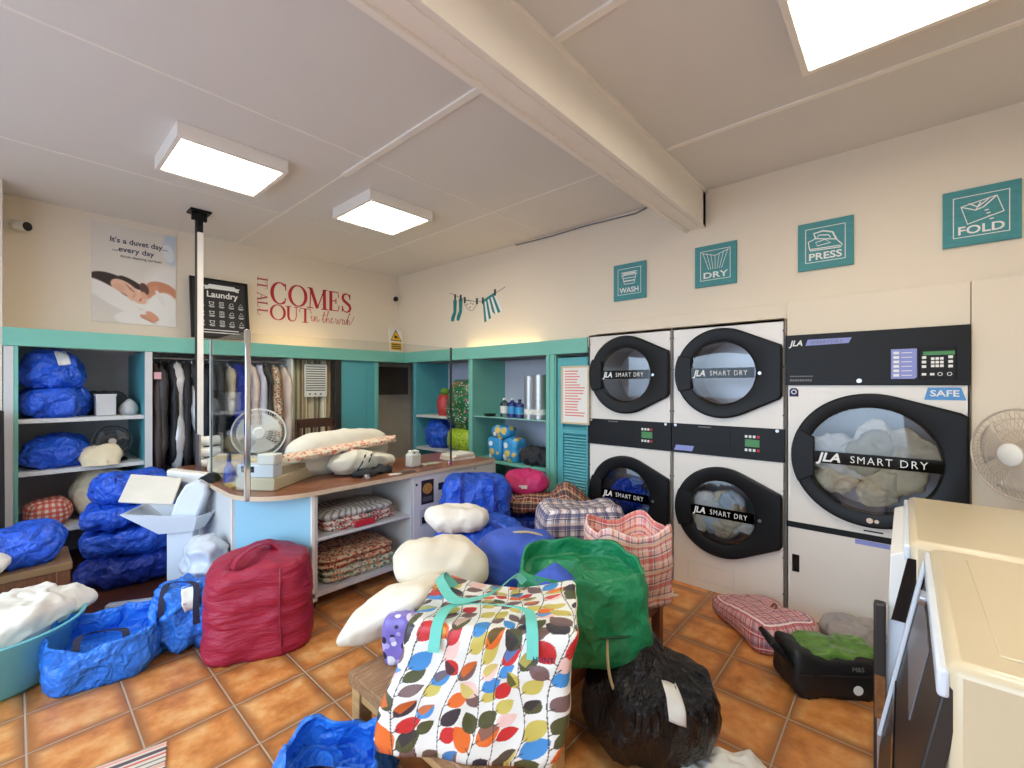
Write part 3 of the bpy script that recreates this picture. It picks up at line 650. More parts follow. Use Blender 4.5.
for i in range(8):
    q0, q1 = i/8, (i+1)/8; bt = lambda q: lp(BL, BR, q) if not .4 < q < .6 else lp(lp(BL, BR, q), lp(TL, TR, q), .25 if q == .5 else .1)
    RW.poly(bb if i % 2 == 0 else bw, [lp(TL, TR, q0), bt(q0), bt(q1), lp(TL, TR, q1)])
RW.stroke(bb, [TL, TR], .03, 0, .003)
obj('shorts', bb, 'decal', t); obj('shorts_stripe', bw, 'whiteink', t)
for (yy, zz) in ((4.02, 2.555), (3.92, 2.535), (3.85, 2.50), (3.645, 2.46), (3.55, 2.455), (3.36, 2.52)): obj('peg', RW.rect(MB(), -yy-.014, -yy+.014, zz-.04, zz+.03, 0, .004), 'dkpeg', t)
# four canvas signs
def canvas(yc, zc, word, label, icon):
    S_ = PL((XR, yc, zc), (0, -1, 0), (0, 0, 1), (-1, 0, 0))
    t = thing('canvas_sign', label, 'sign', (XR, yc, zc-.155), 'square teal canvas signs above the dryers')
    obj('panel', S_.rect(MB(), -.148, .148, -.155, .155, .0008, .018), 'signteal', t, bevel=.002)
    b = MB(); S_.stroke(b, [(-.105, -.108), (.105, -.108), (.105, .112), (-.105, .112)], .0055, .018, .0195, closed=True); obj('border', b, 'whiteink', t)
    b = MB(); K = lambda pts, w=.006, c=False: S_.stroke(b, pts, w, .018, .0195, closed=c)
    if icon == 'wash':
        K([(-.075, .08), (.075, .08), (.07, .055), (-.07, .055)], c=True); K([(-.062, .055), (-.045, -.02), (.045, -.02), (.062, .055)]); K([(-.058, .03), (.058, .03)]); K([(-.05, .005), (.05, .005)], .01); K([(-.06, .068), (.06, .068)], .012)
    elif icon == 'dry':
        for q in range(7): K([(-.09+.03*q, .075+.01*abs(3-q)), (-.045+.015*q, -.03)], .0035)
        K([(-.095, .1), (0, .07), (.095, .1)], .004)
    elif icon == 'press':
        K([(-.085, -.01), (-.09, .03), (-.05, .045), (.06, .02), (.09, -.02), (.08, -.035), (-.08, -.03)], c=True); K([(-.05, .045), (-.06, .08), (-.01, .088), (.04, .07), (.06, .02)], .009); K([(-.04, .05), (-.035, .065), (.02, .055), (.03, .035)], .006); K([(-.05, .02), (.0, .03), (.03, .005), (-.04, -.005)], .005, True); K([(-.08, -.02), (.08, -.024)], .006)
    else:
        K([(-.075, .06), (.06, .09), (.085, .0), (-.05, -.04)], .006, True); K([(-.075, .06), (-.02, .03), (.0, .07)], .006); K([(.06, .09), (.01, .04), (-.02, .03)], .006); K([(-.045, .072), (-.01, .045), (.035, .085)], .006)
        for q in range(4): K([(.015+.006*q, .02-.017*q), (.03+.006*q, .022-.017*q)], .006)
    obj('icon', b, 'whiteink', t)
    text('word', word, .062, 'whiteink', t, S_.mx(0, -.093, .0186), bold=.02, width=.175, align='CENTER')
canvas(1.758, 2.385, 'WASH', 'teal canvas sign reading WASH with a wash tub', 'wash')
canvas(1.062, 2.40, 'DRY', 'teal canvas sign reading DRY with hanging lines', 'dry')
canvas(0.387, 2.412, 'PRESS', 'teal canvas sign reading PRESS with an iron', 'press')
canvas(-0.307, 2.424, 'FOLD', 'teal canvas sign reading FOLD with a folded shirt', 'fold')

# ------------------------------------------------------------------ built-in shelving
t = thing('shelf_fascia', 'teal fascia board running round the corner above all the shelves', 'fascia', (1.6, 4.83, 1.78))
b = MB().prism([(-0.06, 4.815), (3.34, 4.815), (3.34, 2.09), (3.365, 2.09), (3.365, 4.84), (-0.06, 4.84)], 1.785, 1.918)
obj('board', b, 'teal', t, bevel=.003)
obj('top_board', MB().prism([(-0.06, 4.841), (3.366, 4.841), (3.366, 2.09), (XR-.002, 2.09), (XR-.002, YB-.002), (-0.06, YB-.002)], 1.835, 1.855), 'trimw', t)
t = thing('shelf_unit', 'white and teal open shelving bay at the far left, holding blue bags', 'shelf', (0.35, 5.2, 0))
obj('side_panel', MB().box(-0.055, -0.005, 4.825, YA, 0, 1.784), 'shelfw', t, bevel=.002); obj('edge_strip', MB().box(-0.004, 0.016, 4.82, 4.86, 0, 1.784), 'teal', t)
obj('side_panel', MB().box(0.735, 0.775, 4.83, YA, 0, 1.784), 'tealblue', t, bevel=.002); obj('edge_strip', MB().box(0.733, 0.783, 4.815, 4.83, 0, 1.784), 'shelfw', t, bevel=.002)
for z in (1.245, 0.853, 0.40): obj('shelf', MB().box(-0.004, 0.734, 4.85, YA, z-.032, z), 'shelfw', t, bevel=.002)
t = thing('clothes_rail', 'steel clothes rail under the fascia carrying the bagged garments', 'rail', (1.36, 4.99, 1.70))
obj('rail', MB().tube([(0.776, 4.99, 1.74), (1.96, 4.99, 1.74)], .012, 10), 'steel', t)
obj('end_panel', MB().box(1.945, 1.965, 4.86, YA, 0.0, 1.784), 'trimw', t)
t = thing('wall_panel', 'tall plain teal panel between the striped curtain and the back door', 'panel', (2.72, 4.9, 0))
obj('board', MB().box(2.5, 2.93, 4.86, 4.89, 0.004, 1.784), 'tealblue', t); obj('frame', MB().box(2.43, 2.5, 4.85, 4.9, 0.004, 1.784), 'dkgrey', t, bevel=.003); obj('frame', MB().box(2.93, 2.98, 4.85, 4.9, 0.004, 1.784), 'teal', t, bevel=.003)
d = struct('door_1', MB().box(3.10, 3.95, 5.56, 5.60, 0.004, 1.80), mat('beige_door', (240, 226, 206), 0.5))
obj('reflection_panel', MB().box(3.2, 3.9, 5.545, 5.56, 1.36, 1.76), mat('dark_painted_reflection', (120, 104, 92), 0.3), d)  # dark slab painted in for the dryer's reflection in the counter glass
obj('door_handle', MB().box(3.17, 3.205, 5.545, 5.56, 1.05, 1.22).tube([(3.19, 5.55, 1.15), (3.19, 5.50, 1.15), (3.32, 5.50, 1.15)], .011, 8), 'black', d)
# right-hand shelving
t = thing('shelf_cabinet', 'teal open shelving on the right wall between counter and louvred door', 'shelf', (3.6, 3.4, 0))
obj('side_panel', MB().box(3.36, 3.9, 4.60, 4.66, 0, 1.784), 'tealblue', t)
obj('back_panel', MB().box(3.88, 3.9, 2.42, 4.6, 0, 1.784), 'lav', t)
obj('divider', MB().box(3.345, 3.88, 3.56, 3.62, 0, 1.784), 'teal', t, bevel=.003)
obj('post', MB().box(3.345, 3.88, 2.43, 2.545, 0, 1.784).box(3.335, 3.35, 2.44, 2.46, 0, 1.784).box(3.335, 3.35, 2.50, 2.52, 0, 1.784), 'teal', t, bevel=.003)
obj('shelf', MB().box(3.37, 3.88, 2.546, 3.56, 1.15, 1.16), 'shelfglass', t); obj('shelf', MB().box(3.36, 3.88, 2.546, 3.56, .672, .70), 'teal', t, bevel=.002)
obj('shelf', MB().box(3.36, 3.88, 3.62, 4.6, 0.70, .73), 'shelfw', t); obj('shelf', MB().box(3.36, 3.88, 4.02, 4.6, 1.10, 1.13), 'shelfw', t, bevel=.002)
obj('shelf', MB().box(3.36, 3.88, 2.546, 3.56, .23, .26), 'teal', t, bevel=.002)
dd = struct('door_2', MB().box(3.36, 3.39, 2.36, 2.42, 0.02, 1.75).box(3.36, 3.39, 2.095, 2.11, 0.02, 1.75).box(3.36, 3.39, 2.11, 2.36, 1.66, 1.75).box(3.36, 3.39, 2.11, 2.36, .02, .12).box(3.36, 3.39, 2.11, 2.36, 1.06, 1.10), 'tealblue', bevel=.002)
b = MB()
z = .13
while z < 1.65:
    b.obox((3.384, 2.11, z+.02), (0, .25, 0), (-.016, 0, -.017), (.004, 0, -.004)); z += .027
obj('louvres', b, 'tealblue', dd)
t = thing('notice', 'white framed notice with red print hung on the louvred door', 'notice', (3.35, 2.22, 1.16))
NP = PL((3.357, 2.36, 1.16), (0, -1, 0), (0, 0, 1), (-1, 0, 0))
obj('sheet', NP.rect(MB(), 0, .28, 0, .50, 0, .006), 'label', t); b = MB()
for (a, c, d_, e) in ((-.01, .29, -.012, .004), (-.01, .29, .496, .512), (-.01, .006, .004, .496), (.274, .29, .004, .496)): NP.rect(b, a, c, d_, e, 0, .012)
obj('frame', b, mat('pale_pine', (222, 200, 160), 0.5), t); b = MB(); random.seed(4)
for i in range(17): NP.rect(b, .03, .03+random.uniform(.12, .22), .46-.025*i, .47-.025*i, .006, .0072)
obj('print', b, mat('pale_red_print', (226, 130, 120), 0.6, var=0), t)

# curtain, price list
def waves(x, z): return 4.97+.03*math.sin(x*58)+.012*math.sin(x*131+1)
b = MB().grid(110, 6, lambda a, c: (1.975+a*.45, waves(1.975+a*.45, c), .45+c*1.33))
o = obj('curtain', b, 'curtain', base=(2.2, 4.97, .45), uv=lambda p: (p[0]*1.15, p[2])); sm = o.modifiers.new('thick', 'SOLIDIFY'); sm.thickness = .004
setp(o, 'striped brown and cream curtain hanging behind the counter', 'curtain')
t = thing('price_list', 'white price list with rows of grey print pinned on the striped curtain', 'notice', (2.2, 4.90, 1.36))
QP = PL((2.105, 4.915, 1.37), (1, 0, 0), (0, 0, 1), (0, -1, 0)); obj('sheet', QP.rect(MB(), 0, .25, 0, .36, 0, .004), 'label', t); b = MB()
for i in range(11): QP.rect(b, .015, .235, .325-.026*i, .338-.026*i, .004, .005)
for i in range(3): QP.rect(b, .05+.06*i, .07+.06*i, .02, .04, .004, .005)
obj('print', b, 'greyink', t)

# ------------------------------------------------------------------ counter
wt = thing('counter', 'brown topped shop counter with rounded corner, blue panel and open shelves', 'counter', (1.7, 3.2, 0))
cor = [(0.92+.36-.36*math.cos(R_(a)), 3.26-.36*math.sin(R_(a))) for a in range(0, 91, 10)]
outl = [(0.92, 4.66)]+cor+[(3.02, 2.90), (3.02, 3.62), (1.55, 3.62), (1.55, 4.66)]
obj('worktop', MB().prism(outl, .772, .80), 'lam', wt, ang=30)
ed = [(0.919, 4.66)]+[(x-.001, y-.001) for x, y in cor]+[(3.02, 2.899)]
obj('edging', MB().ribbon([(x, y, .786) for x, y in ed], (0, 0, 1), .029, 0, .003), 'lamedge', wt)
obj('corner_panel', MB().prism([(.962, 3.30), (1.305, 2.945), (1.32, 2.958), (.977, 3.313)], .06, .771), 'panelblue', wt)
obj('corner_edge', MB().box(1.303, 1.322, 2.925, 2.957, .06, .771), 'trimw', wt); obj('corner_edge', MB().box(.945, .962, 3.30, 3.32, .06, .771), 'trimw', wt)
obj('return_panel', MB().box(.95, .97, 3.321, 4.6, .06, .771), 'shelfw', wt)
obj('side_panel', MB().box(1.323, 1.342, 2.93, 3.5, .06, .771), 'shelfw', wt); obj('side_panel', MB().box(2.085, 2.105, 2.925, 3.5, .06, .771), 'shelfw', wt)
obj('back_panel', MB().box(1.323, 2.105, 3.5, 3.515, .06, .771), 'shelfw', wt)
obj('shelf', MB().box(1.343, 2.085, 2.935, 3.5, .452, .472), 'shelfw', wt, bevel=.002); obj('shelf', MB().box(1.303, 2.085, 2.925, 3.5, .085, .118), 'shelfw', wt, bevel=.002)
for (x, y) in ((1.34, 2.99), (2.07, 2.99), (1.34, 3.45), (2.07, 3.45)): obj('leg', MB().tube([(x, y, 0), (x, y, .085)], .018, 12), 'dkgrey', wt)
obj('front_panel', MB().box(2.106, 3.05, 2.92, 2.94, .04, .771), mat('white_counter_front', (226, 222, 216), 0.45), wt, bevel=.002)
FP = PL((2.106, 2.92, 0), (1, 0, 0), (0, 0, 1), (0, -1, 0))
s1 = obj('sticker', FP.rect(MB(), .075, .20, .53, .725, 0, .002), mat('dark_brown_print', (52, 34, 26), 0.4, var=.3, vs=30), wt)
setp(s1, 'dark sticker with a golden picture')
obj('picture', FP.poly(MB(), arc(.137, .655, .05, .045, 0, 360, 14)[:-1], .002, .0028), mat('golden_print', (206, 146, 60), 0.5, var=.4, vs=40), s1); b = MB()
for i in range(3): FP.rect(b, .09, .185, .555+.013*i, .561+.013*i, .002, .0028)
obj('words', b, 'greyink', s1)
b = MB(); FP.rect(b, .25, .325, .62, .68, 0, .002); obj('sticker', b, mat('navy_sticker', (44, 44, 70), 0.4), wt)
b = MB(); FP.rect(b, .50, .58, .66, .70, 0, .002); obj('sticker', b, mat('brown_sticker', (78, 62, 54), 0.4), wt)
b = MB(); FP.rect(b, .08, .13, .375, .43, 0, .002); FP.rect(b, .15, .2, .43, .47, 0, .002); FP.rect(b, .15, .2, .375, .40, 0, .002); obj('sticker', b, 'black', wt)
b = MB(); FP.rect(b, .06, .21, .36, .49, 0, .0015); obj('label_plate', b, mat('pale_grey_plate', (196, 194, 190), 0.5), wt)
obj('screw', MB().tube([(2.135, 2.922, .70), (2.135, 2.917, .70)], .01, 8), 'black', wt); obj('screw', MB().tube([(2.78, 2.922, .74), (2.78, 2.917, .74)], .008, 8), 'black', wt)
# glass screen
t = thing('glass_screen', 'clear glass counter screen with a chrome corner post', 'screen', (1.6, 2.97, .80))
obj('post', MB().box(.952, .984, 3.064, 3.096, .772, 1.848), 'chrome', t, bevel=.006)
obj('pane', MB().box(.96, .968, 3.10, 3.83, .803, 1.835), 'glass', t)
obj('pane_edge', MB().box(.956, .972, 3.83, 3.842, .803, 1.835), mat('frosted_edge', (206, 214, 214), 0.3), t)
def gp(x0, y0, x1, y1):
    d_ = Vector((x1-x0, y1-y0, 0)); n_ = d_.normalized().cross(Vector((0, 0, 1)))*.008
    return MB().obox((x0, y0, .803), d_, (0, 0, 1.022), n_)
obj('pane', gp(.99, 3.078, 1.72, 2.965), 'glass', t); obj('pane', gp(1.725, 2.965, 2.52, 2.965), 'glass', t)
obj('pane_edge', MB().box(2.522, 2.532, 2.953, 2.969, .803, 1.825), 'dkgrey', t)
obj('clip', MB().box(1.705, 1.74, 2.945, 2.98, .801, .84), 'chrome', t, bevel=.003); obj('clip', MB().box(2.49, 2.52, 2.945, 2.98, .801, .84), 'chrome', t, bevel=.003)

# ------------------------------------------------------------------ dryers
XD = 3.37
def hull_r(poly, t):
    d = (math.cos(t), math.sin(t)); best = 9
    n = len(poly)
    for i in range(n):
        a, b_ = poly[i], poly[(i+1) % n]; ex, ey = b_[0]-a[0], b_[1]-a[1]; den = d[0]*ey-d[1]*ex
        if abs(den) < 1e-9: continue
        s = (a[0]*ey-a[1]*ex)/den; q = (a[0]*d[1]-a[1]*d[0])/den
        if s > 0 and -1e-6 <= q <= 1+1e-6: best = min(best, s)
    return best
def door_shape(R, ur, v0, v1):
    """circle of radius R (kept on the left) running out to a straight hinge edge at u=ur from v0 to v1"""
    def tang(v, sg):
        d = math.hypot(ur, v); base = math.atan2(v, ur); off = math.acos(min(1, R/d)); return base+sg*off
    a1 = tang(v1, 1); a0 = tang(v0, -1)
    pts = [(ur, v0), (ur, v1)]; n = 48; a0 += 2*PI
    cu = []
    # a gently concave run from the hinge corner to the circle
    for i in range(n+1):
        a = a1+(a0-a1)*i/n; pts.append((R*math.cos(a), R*math.sin(a)))
    return pts
def dryer_door(t, pl, R, rg, ur, v0, v1, parent_name='door', inner=None, glass_m='doorglass', cut=None, tsize=.062, dot=True, plain=False):
    N = 96; poly = door_shape(R, ur, v0, v1); ang = [2*PI*i/N for i in range(N)]
    ro = [hull_r(poly, a) for a in ang]
    cut = cut or -rg*.93
    b = MB(); rows = []
    for (fn) in ((lambda i: (ro[i], 0.0)), (lambda i: (ro[i], .028)), (lambda i: (ro[i]-.012, .036)), (lambda i: (rg+.02, .036)), (lambda i: (rg+.004, .028)), (lambda i: (rg-.004, .0))):
        rows.append([pl.p(fn(i)[0]*math.cos(ang[i]), fn(i)[0]*math.sin(ang[i]), fn(i)[1]) for i in range(N)])
    vs = [p for r in rows for p in r]; fs = [(k_*N+i, k_*N+(i+1) % N, (k_+1)*N+(i+1) % N, (k_+1)*N+i) for k_ in range(len(rows)-1) for i in range(N)]
    b.add(vs, fs); d = obj(parent_name, b, 'black', t, ang=30)
    g = MB(); prof = [(rg+.003, .0335), (rg*.8, .0385), (rg*.5, .0415), (rg*.2, .0428), (0.001, .043)]
    vs = [pl.p(r*math.cos(a), r*math.sin(a), h) for r, h in prof for a in ang]
    g.add(vs, [(k_*N+i, k_*N+(i+1) % N, (k_+1)*N+(i+1) % N, (k_+1)*N+i) for k_ in range(4) for i in range(N)]); obj('glass', g, glass_m, d, ang=0)
    # handle: the thick left-hand grip
    hp = [(cut, .115)]+[(R*.995*math.cos(R_(a)), R*.995*math.sin(R_(a))) for a in range(155, 206, 5)]+[(cut, -.115)]
    hp = [(u, v*R/.32) for u, v in hp] if False else hp
    obj('handle', pl.poly(MB(), hp, .030, .058), 'black', d, bevel=.004)
    if not plain:
        hb = .036; bp = [(max(cut, -math.sqrt(rg*rg-hb*hb)), -hb), (math.sqrt(rg*rg-hb*hb), -hb), (rg*.995, 0), (math.sqrt(rg*rg-hb*hb), hb), (max(cut, -math.sqrt(rg*rg-hb*hb)), hb)]
        obj('band', pl.poly(MB(), bp, .048, .0495), 'bandglass', d)
        x0 = max(cut, -rg)+.02; wd = rg*1.93 if cut > -rg else rg*1.9
        tot = rg-.012-x0
        text('lettering', 'JLA', tsize, 'whiteink', d, pl.mx(x0, -tsize*.33, .0505), shear=.25, bold=.03, width=tot*.225)
        text('lettering', 'SMART DRY', tsize*.80, 'whiteink', d, pl.mx(x0+tot*.29, -tsize*.28, .0505), width=tot*.62, bold=-.004, space=1.25)
    if dot: obj('lock', MB().tube([pl.p(rg+.028, -.005, .035), pl.p(rg+.028, -.005, .040)], .011, 12), 'steel', d)
    return d
def holed_front(mb, pl, u0, u1, v0, v1, cu, cv, r, n0, depth=.35, N=64):
    """front sheet with a round opening and a drum behind it"""
    per = []
    for i in range(N):
        a = 2*PI*i/N; c, s = math.cos(a), math.sin(a)
        k_ = min(((u1-cu)/c if c > 1e-9 else (u0-cu)/c if c < -1e-9 else 9), ((v1-cv)/s if s > 1e-9 else (v0-cv)/s if s < -1e-9 else 9))
        per.append(((cu+k_*c, cv+k_*s), (cu+r*c, cv+r*s)))
    for cr in ((u0, v0), (u1, v0), (u1, v1), (u0, v1)):
        j = min(range(N), key=lambda i: (per[i][0][0]-cr[0])**2+(per[i][0][1]-cr[1])**2); per[j] = (cr, per[j][1])
    vs = [pl.p(*p[0], n0) for p in per]+[pl.p(*p[1], n0) for p in per]
    mb.add(vs, [(i, (i+1) % N, N+(i+1) % N, N+i) for i in range(N)])
    return [p[1] for p in per]
def drum(pl, cu, cv, r, depth, parent):
    N = 48; b = MB(); rows = []
    for (rr, h) in ((r, .0), (r*1.12, -.03), (r*1.12, -depth), (r*.3, -depth-.02), (.001, -depth-.02)): rows.append([pl.p(cu+rr*math.cos(2*PI*i/N), cv+rr*math.sin(2*PI*i/N), h) for i in range(N)])
    b.add([p for r_ in rows for p in r_], [(k_*N+i, k_*N+(i+1) % N, (k_+1)*N+(i+1) % N, (k_+1)*N+i) for k_ in range(4) for i in range(N)])
    return obj('drum', b, 'galv', parent, ang=40)
def load(pl, cu, cv, r, mats, label, seed, h=0.75, d0=.15):
    """tumbled laundry lying in a drum behind the glass, one heap"""
    rnd = random.Random(seed); c = pl.p(cu, cv-r, -d0)
    t = thing('laundry_load', label, 'laundry', c, 'laundry in the dryers')
    n_ = 13
    for i in range(n_):
        a = i*2.4+rnd.uniform(-.3, .3); q = math.sqrt((i+.5)/n_)*.70*r; uu = cu+q*math.cos(a); vv = cv-r*(1-h)*.75+q*math.sin(a)*h
        p = pl.p(uu, vv, -.092+.05*(1-q/r)+rnd.uniform(-.025, .02)); sz = rnd.uniform(.5, .7)*r
        soft('cloth', (.10, sz*1.3, sz*1.0), mats[i % len(mats)], (p.x-c.x, p.y-c.y, p.z-c.z-sz*.5), rnd.uniform(-15, 15), p=2.2, n=18, amp=.02, f=7, cr=.018, cf=8, vo=.03, vf=12, seed=seed+i, parent=t, flat=False, tilt=(rnd.uniform(-60, 60), 0))
    return t
def stack(y0, y1, label, disp_u):
    """two tumble dryers one above the other in one tall white cabinet (y1 > y0, seen from -X: left = y1)"""
    w = y1-y0; t = thing('stacked_tumble_dryer', label, 'tumble dryer', (XD+.35, (y0+y1)/2, 0), 'stacked tumble dryers')
    pl = PL((XD, y1, 0), (0, -1, 0), (0, 0, 1), (-1, 0, 0)); cu = .335 if w < .756 else .345
    cu = w*.452+.02
    b = MB(); holed_front(b, pl, .004, w-.004, 1.205, 1.935, cu, 1.585, .235, 0); holed_front(b, pl, .004, w-.004, .0, .985, cu, .59, .235, 0)
    b.box(XD+.0, XD+.7, y0+.003, y0+.012, 0, 1.935).box(XD, XD+.7, y1-.012, y1-.003, 0, 1.935).box(XD, XD+.7, y0+.012, y1-.012, 1.92, 1.935).box(XD+.69, XD+.7, y0+.012, y1-.012, 0, 1.92).box(XD+.003, XD+.04, y0+.012, y1-.012, .985, 1.205)
    body = obj('cabinet', b, 'enamel', t, ang=30)
    drum(pl, cu, 1.585, .235, .4, t); drum(pl, cu, .59, .235, .4, t)
    b = MB(); pl.rect(b, .0, w-.002, .988, 1.208, -.004, .010); cp = obj('control_panel', b, 'black', t, bevel=.003)
    b = MB(); pl.rect(b, .085, .42, 1.06, 1.19, .010, .0125); obj('drawer', b, 'black', cp, bevel=.002); b = MB(); pl.rect(b, .2, .29, 1.188, 1.196, .010, .013); obj('drawer_latch', b, 'greyink', cp)
    du = disp_u; b = MB(); pl.rect(b, du-.045, du+.045, 1.075, 1.125, .010, .0125); obj('display', b, 'green', cp)
    for (vv) in (1.145, 1.052):
        for q in range(4): obj('button', pl.rect(MB(), du-.046+.025*q, du-.03+.025*q, vv-.009, vv+.009, .010, .0125), 'whiteink' if q < 3 else 'redled', cp)
    for uu in (.03, w-.045): obj('lock', MB().tube([pl.p(uu, 1.195, .009), pl.p(uu, 1.195, .014)], .011, 10), 'steel', cp)
    for cv in (1.585, .59): dryer_door(t, PL(pl.p(cu, cv), pl.u, pl.v, pl.n), .322, .222, w-.014-cu, -.172, .18, cut=-.20)
    b = MB()
    for (u0, u1, v0, v1) in ((.12, .44, .175, .178), (.12, .44, .055, .058), (.12, .123, .055, .178), (.437, .44, .055, .178)): pl.rect(b, u0, u1, v0, v1, 0, .0012)
    obj('service_flap', b, 'shelfw', t)
    b = MB()
    for vv in (.12, .36, .8, 1.3, 1.62, 1.86):
        for uu in (.012, w-.012): b.tube([pl.p(uu, vv, 0), pl.p(uu, vv, .003)], .006, 6)
    obj('screw', b, 'greyink', t)
    return t, pl, cu
t, pl, cu = stack(1.345, 2.088, 'stacked pair of tumble dryers next to the louvred teal door', .545)
load(pl, cu, .59, .21, ['bluedk', mat('navy_cotton', (34, 44, 104), 0.9), mat('grey_blue_cotton', (110, 140, 190), 0.9)], 'dark blue washing behind the lower left dryer door', 11, .8)
t, pl, cu = stack(0.588, 1.343, 'stacked pair of tumble dryers in the middle, blue tag on its panel', .56)
b = MB(); pl.poly(b, [(.02, 1.005), (.155, 1.005), (.17, 1.045), (.035, 1.045)], .010, .0115); obj('tag', b, 'btnlav', t)
load(pl, cu, .59, .21, ['creamcloth', 'whitecloth', 'creamcloth', mat('pale_blue_cotton', (206, 218, 224), 0.9)], 'white and cream washing behind the lower middle dryer door', 23, .85)
# the big single dryer
y0, y1 = -.262, .585; w = y1-y0
t = thing('tumble_dryer', 'large single tumble dryer on the right with keypad and full drum', 'tumble dryer', (XD+.4, (y0+y1)/2, 0)); pl = PL((XD, y1, 0), (0, -1, 0), (0, 0, 1), (-1, 0, 0)); cu, cv = .43, 1.055
b = MB(); holed_front(b, pl, .004, w-.004, .612, 1.498, cu, cv, .325, 0); b.box(XD, XD+.8, y0+.003, y0+.012, 0, 1.82).box(XD, XD+.8, y1-.012, y1-.003, 0, 1.82).box(XD, XD+.8, y0+.012, y1-.012, 1.80, 1.82).box(XD+.79, XD+.8, y0+.012, y1-.012, 0, 1.8)
pl.rect(b, .004, w-.004, .0, .575, -.02, 0); obj('cabinet', b, 'enamel', t, ang=30)
drum(pl, cu, cv, .325, .45, t)
b = MB(); pl.rect(b, .004, w-.004, .575, .612, -.02, .003); obj('plinth_strip', b, 'black', t)
b = MB(); pl.rect(b, 0, w-.002, 1.499, 1.822, -.02, .014); cp = obj('control_panel', b, 'black', t, bevel=.003)
text('lettering', 'JLA', .05, 'whiteink', cp, pl.mx(.025, 1.752, .0145), shear=.25, bold=.03, width=.075)
b = MB(); pl.poly(b, [(.11, 1.75), (.33, 1.755), (.345, 1.788), (.122, 1.788)], .014, .0155); obj('stripe', b, 'btnlav', cp); text('lettering', 'SMARTDRY', .03, 'greyink', cp, pl.mx(.135, 1.758, .016), shear=.2, width=.17)
b = MB()
for q in range(9): pl.rect(b, .025+.0135*q, .035+.0135*q, 1.523, 1.537, .014, .0152)
for q in range(14): pl.rect(b, .025+.009*q, .031+.009*q, 1.551, 1.560, .014, .0152)
obj('small_print', b, 'greyink', cp)
b = MB(); pl.poly(b, [(.525, 1.535), (.625, 1.535), (.635, 1.545), (.635, 1.705), (.525, 1.705)], .014, .0155); kp = obj('keypad_legend', b, 'btnlav', cp)
for q in range(6): obj('button', pl.rect(MB(), .535, .56, 1.548+.0255*q, 1.563+.0255*q, .0155, .017), 'whiteink', kp); obj('legend', pl.rect(MB(), .57, .615, 1.553+.0255*q, 1.557+.0255*q, .0155, .0165), 'whiteink', kp); b = MB(); pl.stroke(b, [(.645, 1.535), (.79, 1.535), (.79, 1.70), (.645, 1.70)], .003, .014, .0152, closed=True); kp = obj('keypad', b, 'greyink', cp)
KB = [(.692+.018*i, .706+.018*i, 1.598+.02*j, 1.612+.02*j) for i in range(3) for j in range(3)]+[(u_, u_+.018, 1.595+.025*j, 1.61+.025*j) for u_ in (.655, .76) for j in range(3)]+[(u_, u_+.018, 1.553, 1.566) for u_ in (.655, .688)]
for (a_, c_, d_, e_) in KB: obj('button', pl.rect(MB(), a_, c_, d_, e_, .014, .0165), 'whiteink', kp)
for uu in (.728, .765): obj('ring_button', pl.stroke(MB(), arc(uu, 1.56, .009, .009, 0, 360, 10), .003, .014, .016), 'whiteink', kp)
b = MB(); pl.rect(b, .66, .785, 1.665, 1.685, .014, .016); obj('display', b, 'green', kp)
obj('lock', MB().tube([pl.p(.38, 1.525, .013), pl.p(.38, 1.525, .019)], .013, 12), 'steel', cp)
dryer_door(t, PL(pl.p(cu, cv), pl.u, pl.v, pl.n), .395, .308, w-.008-cu, -.255, .285, cut=-.27, tsize=.075, dot=False)
b = MB(); pl.poly(b, [(.02, 1.425), (.07, 1.425), (.07, 1.465), (.058, 1.48), (.032, 1.48), (.02, 1.465)], 0, .002); st = obj('badge', b, 'ink', t); b = MB(); pl.stroke(b, arc(.045, 1.455, .013, .013, 0, 360, 12), .005, .002, .003); obj('badge_ring', b, 'whiteink', st)
b = MB(); pl.poly(b, [(.665, 1.418), (.83, 1.418), (.81, 1.486), (.68, 1.486)], 0, .002); st = obj('safe_badge', b, 'skyblue', t); obj('sticker', MB().tube([pl.p(cu+.0, cv-.352, .035), pl.p(cu+.0, cv-.352, .0375)], .016, 16), 'brownlabel', t); obj('sticker', MB().tube([pl.p(cu+.032, cv-.352, .035), pl.p(cu+.032, cv-.352, .0375)], .011, 14), 'brownlabel', t)
text('lettering', 'SAFE', .048, 'whiteink', st, pl.mx(.688, 1.438, .0025), bold=.02, width=.115)
b = MB(); pl.rect(b, .36, .52, .545, .572, 0, .0025); obj('tag', b, 'btnlav', t); b = MB(); pl.rect(b, .40, .49, .628, .636, 0, .002); obj('maker_plate', b, 'black', t)
b = MB(); pl.rect(b, .035, .075, .29, .40, 0, .004); obj('handle', b, 'blackg', t)
load(pl, cu, cv, .30, ['creamcloth', 'whitecloth', 'creamcloth', mat('stone_cotton', (206, 196, 170), 0.9), 'whitecloth'], 'cream and white washing filling the large right dryer', 37, .95)

